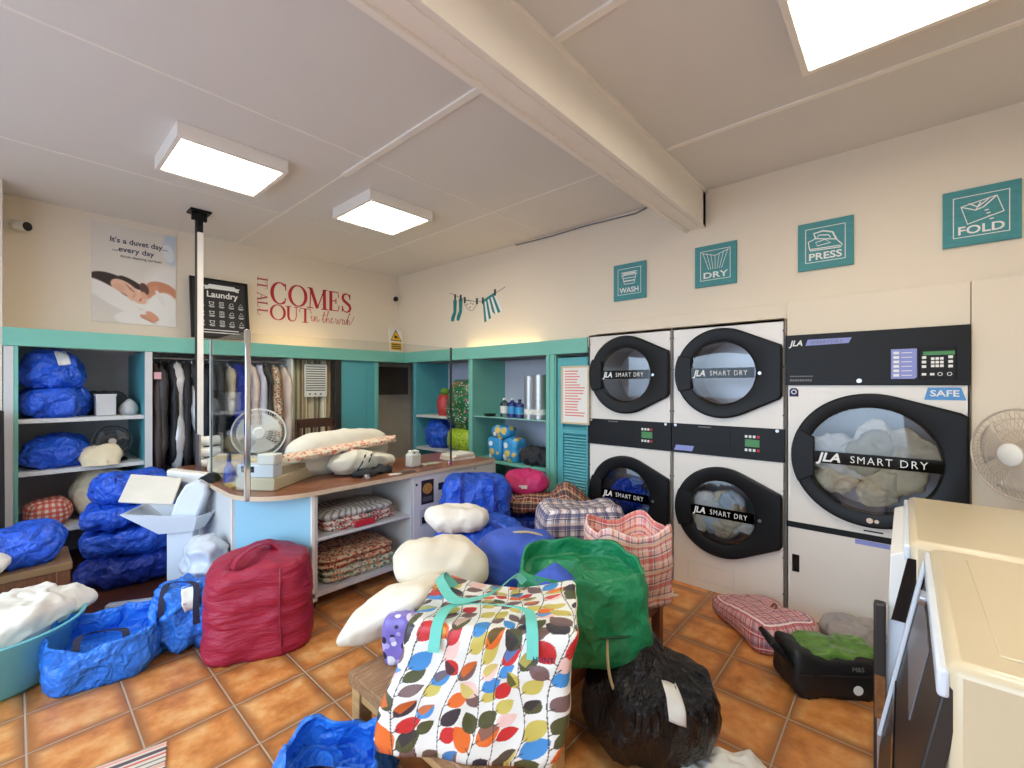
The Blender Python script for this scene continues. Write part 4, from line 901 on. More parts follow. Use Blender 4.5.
# ------------------------------------------------------------------ washers by the camera and the wall-side fan
def washer(x0, x1, h, label, group):
    t = thing('washing_machine', label, 'washing machine', ((x0+x1)/2, -.4, 0), group)
    yf = -.055 if x0 < 1.5 else -.008
    b = MB().box(x0, x1, -.85, yf, .06, h); obj('cabinet', b, 'cream', t, bevel=.022)
    obj('top_edge', MB().box(x0+.002, x1-.002, yf-.006, yf+.012, h-.07, h-.018), 'bluewhite', t, bevel=.006)
    return t, yf
t, yf = washer(1.12, 1.885, 1.0, 'cream washing machine nearest the viewer, at the right edge', 'cream washing machines')
obj('lid_line', MB().box(1.2, 1.80, -.80, -.13, .9995, 1.0035), 'cream', t, bevel=.0017)
fp = obj('front_panel', MB().obox((1.125, yf+.002, .955), (.755, 0, 0), (0, .115, -.62), (0, -.03, -.006)), 'dkgrey', t, bevel=.004)
nrm = Vector((0, .62, .115)).normalized(); vv = Vector((0, -.115, .62)).normalized()
FPn = PL(Vector((1.885, yf+.002, .955)), (-1, 0, 0), vv, nrm)
b = MB(); FPn.rect(b, .10, .50, -.24, -.06, 0.0005, .003); obj('instruction_label', b, mat('grey_label', (128, 124, 130), 0.3, var=.1), fp)
b = MB(); FPn.rect(b, 0, .03, -.60, -.005, 0.0005, .012); obj('edge_trim', b, 'bluewhite', fp, bevel=.003)
obj('coin_lock', MB().tube([FPn.p(.25, -.035, 0), FPn.p(.25, -.035, .018)], .02, 16), 'chrome', fp)
b = MB(); FPn.rect(b, .03, .06, -.12, -.03, 0.0005, .004); obj('slot', b, 'blackg', fp)
b = MB(); FPn.rect(b, 0, .755, -.42, -.40, 0.0, .004); obj('gap', b, 'blackg', fp)
obj('plinth', MB().box(1.14, 1.87, -.8, -.04, 0, .06), 'black', t)
obj('lower_door', MB().box(1.13, 1.87, yf+.002, yf+.06, .06, .33), 'dkgrey', t, bevel=.01)
t, yf = washer(1.90, 2.66, 1.004, 'cream washing machine further off, beside the standing fan', 'cream washing machines')
YZ = lambda y, z, x: (x, y, z)
obj('front_strip', MB().prism([(-.006, .965), (.036, .945), (.043, .73), (.0, .73)], 1.9045, 2.645, 0, YZ), 'white', t, bevel=.004)
obj('front_housing', MB().prism([(-.058, .93), (.003, .93), (.043, .73), (.05, .42), (-.01, .40), (-.058, .42)], 1.905, 2.64, 0, YZ), 'bluewhite', t, bevel=.006)
obj('dark_window', MB().prism([(-.05, .945), (-.006, .945), (.034, .735), (-.006, .735)], 1.9012, 1.9042, 0, YZ), 'blackg', t)
obj('lower_panel', MB().box(1.91, 2.64, yf-.05, yf+.03, .06, .399), 'dkgrey', t, bevel=.01)
obj('plinth', MB().box(1.92, 2.64, -.8, -.06, 0, .06), 'black', t)
t2 = obj('hatch', MB().box(1.86, 1.90, .046, .077, .10, .79), 'dkgrey', t, bevel=.005)
obj('worn_patch', MB().box(1.858, 1.862, .047, .074, .42, .56), 'rust', t2); obj('seal_strip', MB().box(1.857, 1.862, .053, .068, .12, .42), 'steel', t2)

def fan(name, label, C, R, d, base_z, cols, group=None, stand='pole', depth=.10, tilt_=0):
    """round cage fan: wire cage, hub, blades, stand; d = horizontal direction it faces"""
    C = Vector(C); d = Vector(d).normalized(); u = d.cross(Vector((0, 0, 1))).normalized(); v = u.cross(d); cage, hub, blade, st = cols
    t = thing(name, label, 'fan', (C.x, C.y, base_z), group); P_ = lambda r, a, h: C+u*(r*math.cos(a))+v*(r*math.sin(a))+d*h
    b = MB()
    b.tube([P_(R, 2*PI*i/48, 0) for i in range(48)], .006 if R > .12 else .004, 6, closed=True)
    for sg in (1, -1):
        for rr in (.8, .55, .3): b.tube([P_(R*rr, 2*PI*i/36, sg*depth*.5*(1-rr*rr)) for i in range(36)], .0017, 4, closed=True)
        for q in range(60 if sg > 0 else 30):
            a = 2*PI*q/(60 if sg > 0 else 30); b.tube([P_(R*s, a+.35*(1-s), sg*depth*.5*(1-s*s)) for s in (1, .75, .5, .22)], .0014, 4, caps=False)
    obj('cage', b, cage, t)
    obj('hub', MB().tube([P_(0, 0, depth*.40), P_(0, 0, depth*.5), P_(0, 0, depth*.58)], [R*.25, R*.25, R*.2], 24), hub, t)
    for q in range(3):
        b = MB(); a0 = 2*PI*q/3+.3
        b.grid(6, 6, lambda s, w_: P_(R*(.15+.68*s), a0+(w_-.5)*(.9+.5*s), .02*(w_-.5)*2)); o = obj('blade', b, blade, t); m_ = o.modifiers.new('t', 'SOLIDIFY'); m_.thickness = .003
    obj('motor', MB().tube([P_(0, 0, -depth*.4), P_(0, 0, -depth*.9), P_(0, 0, -depth*1.3)], [R*.33, R*.33, R*.22], 20), st, t)
    z1 = C.z-R*(.2); bk = C-d*depth*.8
    obj('stand', MB().tube([(bk.x, bk.y, z1), (bk.x, bk.y, base_z+.03)], R*.09, 12), st, t)
    obj('base', MB().lathe((bk.x, bk.y, base_z), [(R*.8, .002), (R*.8, .015), (R*.7, .026), (R*.15, .045), (.001, .045)], 28).add([(bk.x+R*.8*math.cos(2*PI*i/28), bk.y+R*.8*math.sin(2*PI*i/28), base_z+.002) for i in range(28)], [tuple(range(28))[::-1]]), st, t)
    return t
M['fancream'] = mat('beige_fan_plastic', (206, 190, 172), 0.45); M['fanblade'] = mat('pale_fan_blade', (222, 208, 188), 0.4); M['fanwhite'] = mat('white_fan_plastic', (236, 234, 230), 0.4)
fan('standing_fan', 'beige standing fan by the cream wall, right of the large dryer', (3.15, -.405, 1.17), .215, (-.68, .73, 0), 0, ('fancream', 'vent', 'fanblade', 'fancream'), 'electric fans')
fan('desk_fan', 'white desk fan standing on the counter behind the chrome post', (1.217, 3.62, 1.14), .178, (-.35, -.94, 0.05), .80, ('fanwhite', 'fanwhite', 'fanwhite', 'fanwhite'), 'electric fans')
fan('desk_fan', 'black wire fan on the middle shelf of the left shelves', (.545, 4.98, 1.03), .125, (-.1, -1, 0.05), .853, (mat('dark_wire', (70, 68, 68), 0.35, 0.5), 'steel', mat('grey_fan_blade', (120, 118, 118), 0.35), 'black'), 'electric fans')

# ------------------------------------------------------------------ things on the counter
t = thing('counter_machine', 'cream boxy machine with sunken tray standing on the counter corner', 'machine', (1.25, 3.35, .80))
A = Vector((1.135, 3.105, .801)); U = Vector((.80, .60, 0)); V = Vector((-.60, .80, 0)); Z = Vector((0, 0, 1))
obj('base', MB().obox(A, U*.60, V*.27, Z*.085), mat('aged_cream_plastic', (222, 208, 178), 0.4), t, bevel=.006)
pts = lambda a, c, z: A+U*a+V*c+Z*z
b = MB(); b.add([pts(.10, .01, .085), pts(.585, .01, .085), pts(.585, .26, .085), pts(.10, .26, .085), pts(.10, .01, .15), pts(.55, .01, .10), pts(.55, .26, .10), pts(.10, .26, .15)], [(0, 1, 5, 4), (1, 2, 6, 5), (2, 3, 7, 6), (3, 0, 4, 7), (4, 5, 6, 7)]); obj('tray', b, mat('aged_beige_plastic', (196, 184, 156), 0.45), t, bevel=.004)
obj('head', MB().obox(pts(0, .005, .085), U*.10, V*.26, Z*.085), 'bluewhite', t, bevel=.008)
hd = obj('display_block', MB().obox(pts(.0, .0, .17), U*.09, V*.12, Z*.07), 'white', t, bevel=.008)
obj('display_window', MB().obox(pts(-.002, .14, .12), U*.002, V*.09, Z*.04), 'blackg', t)
def slab(name, label, cat, poly, z0, z1, m, group=None, bevel=.004):
    cx = sum(p[0] for p in poly)/len(poly); cy = sum(p[1] for p in poly)/len(poly)
    return setp(obj(name, MB().prism(poly, z0, z1), m, base=(cx, cy, z0), bevel=bevel), label, cat, group)
# ironing board lot
def board(name, label, cat, A_, B_, w0, w1, zc, th, m):
    A_ = Vector(A_); B_ = Vector(B_); d = (B_-A_).normalized(); n_ = d.cross(Vector((0, 0, 1))).normalized(); L = (B_-A_).length; b = MB(); N = 40
    prof = lambda s: (w0+(w1-w0)*s)*min(1, math.sqrt(max(0, s*14)), math.sqrt(max(0.0, (1-s)*9)))
    b.grid(N, 10, lambda s, q: A_+d*(L*s)+n_*((q-.5)*prof(s))+Vector((0, 0, th*(1-abs(2*q-1)**4)+.003*math.sin(s*60+q*9))))
    b.grid(N, 10, lambda s, q: A_+d*(L*s)+n_*((.5-q)*prof(s))+Vector((0, 0, -.022-.006*math.sin(s*42)*abs(2*q-1))))
    b.grid(N, 1, lambda s, q: A_+d*(L*s)+n_*(.5*prof(s))+Vector((0, 0, (-.022-.006*math.sin(s*42))*(1-q)))); b.grid(N, 1, lambda s, q: A_+d*(L*s)-n_*(.5*prof(s))+Vector((0, 0, (-.022-.006*math.sin(s*42))*q)))
    return setp(obj(name, b, m, base=tuple(A_), ang=0), label, cat)
sthing('bedding_roll', 'white bedding roll lying along the counter behind the floral board', 'bedding', (.90, .26, .32), 'whitecloth', (1.80, 3.50, .801), rotz=8, p=(3, 3), amp=.012, cr=.008, vo=.008, f=4, seed=3)
board('ironing_board', 'long narrow ironing board with pink floral cover resting on the bedding', 'ironing board', (1.25, 3.27, .985), (2.26, 3.40, 1.035), .2, .15, 0, .02, 'floral')
o = sthing('cloth_bundle', 'white cloth bundle with two dark stripes under the floral ironing board', 'bundle', (.58, .2, .16), 'whitecloth', (1.86, 3.27, .815), vo=.01, rotz=8, p=(2.6, 2.4), amp=.015, cr=.02, f=5, seed=5, deform=lambda x, y, z: (x, y, z*(1-.35*max(0, x/.29))))
for q in (-.12, -.06):
    b = MB(); b.ribbon([(q+.018*k_, -.098-.012*math.sin(k_/4*PI), .03+.028*k_) for k_ in range(5)], (1, 0, .3), .018, 0, .004); s_ = obj('stripe', b, 'darkcloth', o, local=True); s_.location = (0, -.006, 0)
sthing('dark_cloth', 'crumpled dark grey cloth on the counter beneath the white bundle', 'cloth', (.34, .14, .045), 'darkcloth', (1.86, 3.12, .801), rotz=8, p=2.4, amp=.012, cr=.02, cf=9, seed=8)
t = thing('plastic_jug', 'small square white plastic container on the counter, dark cap hole', 'container', (2.27, 3.14, .80))
obj('body', MB().obox((2.21, 3.10, .801), (.11, 0, 0), (0, .09, 0), (0, 0, .115)), 'white', t, bevel=.016); obj('neck', MB().obox((2.225, 3.11, .913), (.03, 0, 0), (0, .06, 0), (0, 0, .03)).obox((2.275, 3.11, .913), (.03, 0, 0), (0, .06, 0), (0, 0, .03)), 'white', t, bevel=.008); obj('cap', MB().lathe((2.265, 3.14, .914), [(.014, 0), (.014, .014), (.001, .014)], 12), 'blackg', t)
slab('pen', 'grey marker pen lying on the counter edge near the glass', 'pen', [(2.0, 2.985), (2.16, 2.965), (2.162, 2.98), (2.002, 3.0)], .801, .815, 'greyink')
slab('paper_slip', 'white paper slips on the counter left of the white container', 'paper', [(1.92, 2.96), (2.02, 2.95), (2.03, 3.0), (1.93, 3.01)], .801, .806, 'label')
slab('leaflet', 'printed leaflet on the counter beside the white container', 'paper', [(2.34, 3.09), (2.52, 3.08), (2.53, 3.17), (2.36, 3.18)], .801, .812, mat('leaflet_print', (206, 200, 180), .5, var=.3, vs=50))
for i, (w_, z0) in enumerate(((.27, .801), (.26, .82), (.24, .838))):
    o = setp(obj('book', MB().obox((-w_/2, -.12, 0), (w_, 0, 0), (0, .2, 0), (0, 0, .018)), ['white', 'brownlabel', 'label'][i], local=True, bevel=.002), ['white book at the bottom of the pile on the counter end', 'buff book in the middle of the pile on the counter end', 'white book on top of the pile on the counter end'][i], 'book', 'books on the counter end')
    o.location = (2.80, 3.2, z0); o.rotation_euler = (0, 0, R_(-6+5*i))
t = thing('spray_bottle', 'small blue bottle on the counter behind the cream machine', 'bottle', (1.02, 3.62, .80))
obj('body', MB().lathe((1.02, 3.62, .80), [(.001, .001), (.035, .001), (.035, .1), (.014, .14), (.014, .16)], 16), mat('blue_bottle', (60, 80, 200), .3), t); obj('cap', MB().lathe((1.02, 3.62, .96), [(.016, 0), (.012, .05), (.001, .052)], 12), 'ink', t)
sthing('cloth_heap', 'small heap of pale cloth on the counter left of the desk fan', 'cloth', (.34, .34, .13), 'creamcloth', (1.18, 4.02, .80), seed=13, amp=.03, cr=.02, n=18)
slab('paper_pad', 'yellow and pink paper pad on the counter corner', 'paper', [(.97, 3.42), (1.12, 3.42), (1.12, 3.56), (.97, 3.56)], .801, .815, mat('yellow_pad', (236, 206, 110), .6))
t = thing('tape_roll_rack', 'rack of white rolls on the counter by the pole', 'rack', (1.07, 4.3, .80)); 
for i in range(3): obj('roll', MB().tube([(1.0, 4.3, .86+.09*i), (1.14, 4.3, .86+.09*i)], .04, 16), 'white', t)
obj('frame', MB().box(.985, .998, 4.25, 4.35, .801, 1.1).box(1.142, 1.155, 4.25, 4.35, .801, 1.1), 'steel', t)
# folded bedding on the counter shelves
def folded(name, label, x0, x1, y0, y1, z0, h, layers, m, seed, group):
    o = None; t = thing(name, label, 'bedding', ((x0+x1)/2, (y0+y1)/2, z0), group); rnd = random.Random(seed)
    for i in range(layers):
        mm = m[i % len(m)]; hh = h/layers
        soft('fold', ((x1-x0)*rnd.uniform(.94, 1), (y1-y0)*rnd.uniform(.92, 1), hh*1.12), mm, (rnd.uniform(-.01, .01), rnd.uniform(-.012, .012), hh*i*.97+.002), rnd.uniform(-2, 2), p=(8, 2.6), n=18, amp=.006, f=5, cr=.005, cf=8, seed=seed+i, parent=t)
    return t
folded('folded_duvet', 'red floral folded bedding on the upper counter shelf', 1.42, 2.0, 2.96, 3.36, .473, .075, 2, ['floralred'], 5, 'folded bedding in the counter')
folded('folded_duvet', 'grey striped folded bedding lying on the red floral bedding', 1.40, 1.98, 2.98, 3.38, .549, .05, 1, ['stripesgrey'], 6, 'folded bedding in the counter')
folded('folded_duvet', 'green floral folded bedding on the bottom counter shelf', 1.40, 2.0, 2.95, 3.38, .119, .085, 2, ['floralgreen'], 7, 'folded bedding in the counter')
folded('folded_duvet', 'orange patterned folded bedding on top of the green bedding', 1.39, 1.99, 2.97, 3.38, .206, .085, 2, ['floralorange'], 8, 'folded bedding in the counter')
slab('price_tag', 'red tag hanging over the edge of the upper counter shelf bedding', 'tag', [(1.62, 2.943), (1.78, 2.943), (1.78, 2.96), (1.62, 2.96)], .475, .52, 'redled')
# chair behind the counter
t = thing('wooden_chair', 'dark wooden chair standing in front of the striped curtain', 'chair', (2.14, 4.58, 0))
obj('seat', MB().box(1.93, 2.35, 4.32, 4.74, .44, .47), 'darkwood', t, bevel=.006)
for (x, y, h) in ((1.95, 4.34, .44), (2.33, 4.34, .44), (1.95, 4.72, 1.12), (2.33, 4.72, 1.12)): obj('leg', MB().box(x-.02, x+.02, y-.02, y+.02, .004, h), 'darkwood', t, bevel=.004)
obj('backrest', MB().box(1.93, 2.35, 4.70, 4.735, 1.05, 1.145).box(1.97, 2.31, 4.71, 4.73, .72, .77), 'darkwood', t, bevel=.006)
for q in range(4): obj('spindle', MB().box(2.01+.08*q, 2.03+.08*q, 4.713, 4.727, .77, 1.05), 'darkwood', t)

# ------------------------------------------------------------------ bagged garments on the rail
M['film'] = mat('garment_film', (206, 206, 206), 0.3, 0.15, var=.1, bump=.4, bs=14, bd=.02)
GC = dict(black=mat('black_garment', (30, 30, 34), .6, bump=.3, bs=12, bd=.02), dk=mat('charcoal_garment', (62, 60, 62), .55, bump=.3, bs=12, bd=.02), film='film', navy=mat('dark_navy_garment', (24, 38, 52), .6, bump=.3, bs=12, bd=.02), white='whitecloth', royal=mat('royal_blue_garment', (44, 58, 176), .6, bump=.3, bs=12, bd=.02), pale=mat('pale_lilac_garment', (206, 204, 222), .6), fl='floraldress', pinkw=mat('blush_garment', (226, 204, 190), .7), brown=mat('dark_brown_garment', (66, 52, 48), .6))
gl = [(.815, 'brown', .05, 1.0, 'dark brown garment at the left end of the rail, pink tag on it'), (.87, 'dk', .07, .98, 'charcoal garment second on the rail, in a clear cover'), (.925, 'black', .05, .92, 'black garment hanging left of the white covered one'), (.985, 'film', .10, .98, 'silvery white film-covered garment hanging left of the pole'),
      (1.045, 'black', .055, 1.0, 'black garment just right of the white covered one'), (1.10, 'dk', .06, .9, 'grey coat whose pale sleeve hangs forward beside the pole'), (1.16, 'navy', .075, 1.0, 'long dark navy garment just left of the pole'), (1.235, 'black', .07, .98, 'black garment behind the glass just right of the pole'), (1.31, 'dk', .07, .9, 'charcoal garment behind the glass beside a cream sleeve'),
      (1.39, 'white', .05, .5, 'cream shirt with short sleeve showing behind the glass'), (1.47, 'royal', .10, .72, 'royal blue garment hanging left of the chrome post'), (1.60, 'pinkw', .06, .8, 'blush pink garment hanging right of the chrome post'), (1.67, 'pale', .06, .72, 'pale lilac garment with a floral top, above the desk fan'), (1.74, 'dk', .06, .85, 'dark grey garment between the lilac and floral ones'), (1.82, 'fl', .085, .85, 'beige floral dress hanging next to the striped curtain'), (1.90, 'pinkw', .045, .9, 'blush garment last on the rail, against the curtain')]
for i, (x, c, th, h, lb) in enumerate(gl):
    t = thing('hanging_garment', lb, 'garment', (x, 4.99, 1.70-h), 'garments hanging on the rail')
    soft('garment', (th, .36, h), GC[c], (0, 0, 0), random.Random(i).uniform(-7, 7), p=(3, 5), nxyz=(8, 22, 30), amp=.014, f=7, cr=.016, cf=7, an=(1, 1, .35), seed=40+i, parent=t, flat=False, deform=lambda x_, y_, z_, h=h: (x_*(1-.4*max(0, (z_-h*.85)/(h*.15))), y_*(1-.62*max(0, (z_-h*.84)/(h*.16))), z_))
    pts_ = [(x, 4.99, 1.69)]+[(x, 4.99+.028*math.sin(R_(a)), 1.7405+.018-.018*(1-math.cos(R_(a)))*0-0.0) for a in ()]
    obj('hanger_hook', MB().tube([(x, 4.99, 1.685), (x, 4.99, 1.722), (x, 4.972, 1.737), (x, 4.976, 1.754), (x, 4.99, 1.758), (x, 5.004, 1.752)], .003, 6), 'steel', t)
    if i == 5: soft('sleeve', (.05, .10, .55), GC['film'], (-.01, -.2, h-.62), 0, p=3, n=12, amp=.01, cr=.014, seed=77, parent=t, flat=False, tilt=(-12, 0))
    if i == 9: soft('sleeve', (.045, .12, .30), 'creamcloth', (-.01, -.18, .16), 0, p=3, n=12, amp=.01, cr=.01, seed=78, parent=t, flat=False, tilt=(-10, 0))
    if i == 0: obj('tag', MB().box(.79, .84, 4.795, 4.80, 1.55, 1.61), mat('pink_tag', (226, 170, 176), .6, var=0), t)
sthing('film_bundle', 'bundle of dark clothing in silver film on the floor under the rail', 'bundle', (.46, .4, .62), 'silverfilm', (1.02, 5.05, .004), p=2.6, amp=.05, cr=.05, cf=6, seed=21)
sthing('clothes_bundle', 'dark purple bundle of clothes under the rail beside the pole', 'bundle', (.4, .36, .62), mat('dark_plum_cloth', (64, 54, 72), .7, var=.3, vs=20), (1.42, 5.05, .004), p=2.6, amp=.04, cr=.04, cf=7, seed=22)

# ------------------------------------------------------------------ benches
CR = -48.36            # a thing turned this way has its own x to the viewer's right
def bench(name, label, cat, x0, x1, y0, y1, h, mt, ml, lw=.05, th=.035, apron=.07):
    t = thing(name, label, cat, ((x0+x1)/2, (y0+y1)/2, 0)); n_ = max(2, int((y1-y0)/.2)); b = MB()
    b.box(x0, x1, y0, y1, h-th, h); obj('top', b, mt, t, bevel=.005)
    for x in (x0+.01, x1-.01-lw):
        for y in (y0+.01, y1-.01-lw): obj('leg', MB().box(x, x+lw, y, y+lw, 0.0045, h-th), ml, t, bevel=.004)
    for (a, c, d, e) in ((x0+lw, x1-lw, y0+.02, y0+.04), (x0+lw, x1-lw, y1-.04, y1-.02), (x0+.02, x0+.04, y0+lw, y1-lw), (x1-.04, x1-.02, y0+lw, y1-lw)): obj('apron', MB().box(a, c, d, e, h-th-apron, h-th), ml, t)
    return t
bench('side_table', 'light oak low table under the leaf-print bag', 'table', .85, 1.32, .90, 1.60, .40, 'oaktop', 'oak', .055, .05, .05)
bench('bench', 'dark brown wooden bench under the pink checked bag', 'bench', 1.40, 2.42, 1.0, 1.86, .36, 'brownwood', 'brownwood')
bench('bench', 'brown bench with padded seat at the far left under a blue bag', 'bench', -.5, .235, 3.80, 4.20, .42, 'seat', 'brownwood', .06, .045, .09)

# ------------------------------------------------------------------ leaf-print shopping bag
PAL = [(206, 40, 44), (232, 108, 40), (206, 190, 92), (206, 190, 92), (74, 78, 46), (74, 78, 46), (52, 46, 56), (118, 90, 88), (118, 90, 88), (60, 140, 210), (244, 204, 196)]
rl = random.Random(12); LEAVES = []; STEMS = []
for si in range(-8, 9):
    u0 = si*.078+rl.uniform(-.008, .008); ph = rl.uniform(0, 6); STEMS.append((u0, ph)); v = -.24; k_ = 0
    while v < .62:
        uu = u0+.018*math.sin(v*11+ph); sgn = 1 if k_ % 2 else -1; a = R_(90-sgn*rl.uniform(32, 62)); ln = rl.uniform(.07, .094); w = ln*rl.uniform(.27, .33); c = rl.choice(PAL); r2 = rl.random(); c2 = rl.choice(PAL)
        cu_, cv_ = uu+math.cos(a)*ln*.55, v+math.sin(a)*ln*.55; k_ += 1
        if all((cu_-q[8])**2+(cv_-q[9])**2 > .038**2 for q in LEAVES): LEAVES.append((uu, v, a, ln, w, c, r2, c2, cu_, cv_))
        v += rl.uniform(.016, .024)
def leaf_print(U, V):
    im = np.tile(np.array([238, 238, 232])/255, (len(U), 1)).astype(float)
    for (u0, v0, a, ln, w, c, r2, c2, _u, _v) in LEAVES:
        idx = np.where((abs(U-u0) < ln*1.1) & (abs(V-v0) < ln*1.1))[0]
        if not len(idx): continue
        du, dv = U[idx]-u0, V[idx]-v0; t = (du*math.cos(a)+dv*math.sin(a))/ln; s = -du*math.sin(a)+dv*math.cos(a)
        tt = np.clip((t-.12)/.88, 0, 1); hw = w*np.sin(PI*tt**.9)**.8*(1-.12*tt); m = (t > .12) & (t < 1) & (abs(s) < hw)
        sel = idx[m]; im[sel] = np.array(c)/255*.95+im[sel]*.05
        if r2 > .62:
            m2 = m & (abs(s-hw*.35) < hw*.62) & (t > .3); sel = idx[m2]; im[sel] = np.array(c2)/255*.8+im[sel]*.2
        m3 = (t > 0) & (t < .25) & (abs(s) < .0014); im[idx[m3]] = np.array((70, 66, 60))/255
    for (u0, ph) in STEMS:
        m = abs(U-(u0+.018*np.sin(V*11+ph))) < .0013; im[m] = np.array((70, 66, 60))/255
    return lin(im)
BX, BY, BZ = 1.06, 1.08, .402
def bag_def(x, y, z):
    q = z/.375; s = 1.05-.05*q
    y2 = y*(1.05-.13*q)
    if q > .8: z -= .05*max(0, 1-(x/.27)**2)*max(0, (y+.20)/.4)*(q-.8)/.2
    return (x*s+.012*math.sin(z*17)*max(-1, min(1, x*9))+.085*q-.02, y2, z)
lb = soft('shopping_bag', (.53, .44, .375), 'paintcloth', (BX, BY, BZ), CR-7, p=(16, 18), nxyz=(290, 120, 220), amp=.006, f=4.5, cr=.007, cf=5, seed=4, vo=.010, vf=5, deform=bag_def, color=leaf_print)
setp(lb, 'large shopping bag printed with bright leaves, turquoise straps, in the foreground', 'bag')
b = MB()
def strapz(x0, x1, y0, yb, up): return [(x0, y0-.014, .24), (x0, y0-.004, .35), (x0+.005, y0+.03, .402), (x0+.03, yb-.03, .398+up*.3), (x0*.5+x1*.5, yb, .39+up*.4), (x1-.03, yb-.03, .398+up*.3), (x1-.005, y0+.03, .40), (x1, y0-.004, .345), (x1, y0-.014, .25)]
def smooth_pts(P, n=5):
    P = [Vector(p) for p in P]; Q = []
    for i in range(len(P)-1):
        p0, p1, p2, p3 = P[max(i-1, 0)], P[i], P[i+1], P[min(i+2, len(P)-1)]
        for k_ in range(n):
            u = k_/n; Q.append(.5*(2*p1+(p2-p0)*u+(2*p0-5*p1+4*p2-p3)*u*u+(-p0+3*p1-3*p2+p3)*u**3))
    return Q+[P[-1]]
o = obj('strap', MB().ribbon(smooth_pts([(x_, y_-.028, max(z_-.012, .315)) for x_, y_, z_ in strapz(-.10, .19, -.188, -.05, .03)]), (1, 0, 0), .034, 0, .003), 'tealweb', lb, local=True)
o = obj('strap', MB().ribbon(smooth_pts([(-.12, .10, .355), (-.15, .05, .42), (-.13, -.05, .44), (-.06, -.10, .405), (.04, -.02, .40), (.10, .12, .40), (.13, .16, .36)]), (.5, .7, .2), .034, 0, .003), 'tealweb', lb, local=True)
me_ = text('lettering', 'HUNT', .022, 'ink', None, Matrix(((1, 0, 0, .19), (0, 0, -1, -.231), (0, 1, 0, .31), (0, 0, 0, 1)))); me_.parent = lb

from mathutils.bvhtree import BVHTree
def patch(name, o, c, u, v, d, m, off=.004, n=8):
    """a paper label lying on the surface of o (o's own frame): centre c, half-sides u and v, seen along d"""
    me = o.data; bv = BVHTree.FromPolygons([x.co for x in me.vertices], [tuple(p_.vertices) for p_ in me.polygons]); d = Vector(d).normalized(); mb = MB(); c = Vector(c); u = Vector(u); v = Vector(v); P_ = {}
    for i in range(n+1):
        for j in range(n+1):
            q = c+u*(2*i/n-1)+v*(2*j/n-1)-d*1.0; h = bv.ray_cast(q, d); P_[i, j] = (h[0] if h[0] else c)-d*off
    mb.grid(n, n, lambda a_, b_: P_[round(a_*n), round(b_*n)]); x_ = obj(name, mb, m, o, local=True, ang=0); q = x_.modifiers.new('t', 'SOLIDIFY'); q.thickness = .0015; return x_
def tote(name, size, mats, loc, rotz=0, seed=0, p=5.0, fill=.6, nu=96, amp=.02, cr=.016, vo=.03, vf=6, tap=0.0, lean=0.0, rimv=.04, corner=.03, rimf=None, tilt=(0, 0), taper=None):
    """an open floppy bag: outer wall, rim, inner wall and the contents' top, one surface; base at z=0 of its own frame"""
    hx, hy, h = size[0]/2, size[1]/2, size[2]; sd = Vector((seed*5.31, seed*2.17, seed*3.7)); vs = []; uv = []; no = 16; ni = 8; nc = 7
    def ring(th, z, sc, inner):
        c, s_ = math.cos(th), math.sin(th); r = (abs(c)**p+abs(s_)**p)**(-1/p); q = z/h; tp = 1-tap*q
        rim_ = h*(1+rimv*noise.noise(Vector((c*2, s_*2, seed)))*1.6+corner*(r-1)*2.4)+(rimf(c, s_) if rimf else 0)
        zz = z*(rim_/h); x, y = c*r*hx*sc*tp+lean*q, s_*r*hy*sc*tp
        P = Vector((x, y, zz)); Q = P+sd; nm = Vector((c/hx, s_/hy, .15)).normalized()
        w3 = Q*vf+Vector((noise.noise(Q*5), noise.noise(Q*5+Vector((9, 0, 0))), noise.noise(Q*5+Vector((0, 9, 0)))))*.5
        dd = noise.voronoi(w3)[0]
        d = amp*fbm(Q, 4)+cr*crease(Q, 5)-vo*(min(dd[1]-dd[0], .55)-.2)
        if inner: d *= .7
        P += nm*d; P.z = max(P.z, .001); return P
    rows = []
    rows.append([(sc, 0.0, False) for sc in (0.02,)]); prof = [(.02, 0, 0), (.6, 0, 0), (.92, 0, 0)]+[(1.0-.06*(1-i/no)**4+.03*math.sin(PI*i/no), h*(i/no), 0) for i in range(1, no+1)]
    prof += [(.965, h*(1-(1-fill)*(i/ni)), 1) for i in range(0, ni+1)]+[(.96*(1-(i/nc)), h*fill*(1+.12*(i/nc)), 1) for i in range(1, nc)]+[(.02, h*fill*1.12, 1)]
    for (sc, z, inn) in prof:
        for j in range(nu): vs.append(tuple(ring(2*PI*j/nu, z, sc, inn)))
    n = len(prof); fs = []; uvl = []; per = 2*(hx+hy)*2; L = [0]
    for i in range(1, n): L.append(L[-1]+math.hypot((prof[i][0]-prof[i-1][0])*hx, prof[i][1]-prof[i-1][1]))
    for i in range(n-1):
        for j in range(nu):
            k_ = (j+1) % nu; fs.append((i*nu+j, i*nu+k_, (i+1)*nu+k_, (i+1)*nu+j)); uvl += [(j/nu*per, L[i]), ((j+1)/nu*per, L[i]), ((j+1)/nu*per, L[i+1]), (j/nu*per, L[i+1])]
    fs.append(tuple(range(nu))[::-1]); uvl += [(0, 0)]*nu; fs.append(tuple(range((n-1)*nu, n*nu))); uvl += [(0, 0)]*nu
    me = bpy.data.meshes.new(name); me.from_pydata(vs, [], fs); me.update(); ul = me.uv_layers.new(name='UVMap'); ul.data.foreach_set('uv', [x for c in uvl for x in c])
    finish(me, mats, True, 0); o = bpy.data.objects.new(name, me); COL.objects.link(o); o.location = loc; o.rotation_euler = (R_(tilt[0]), R_(tilt[1]), R_(rotz)); return o
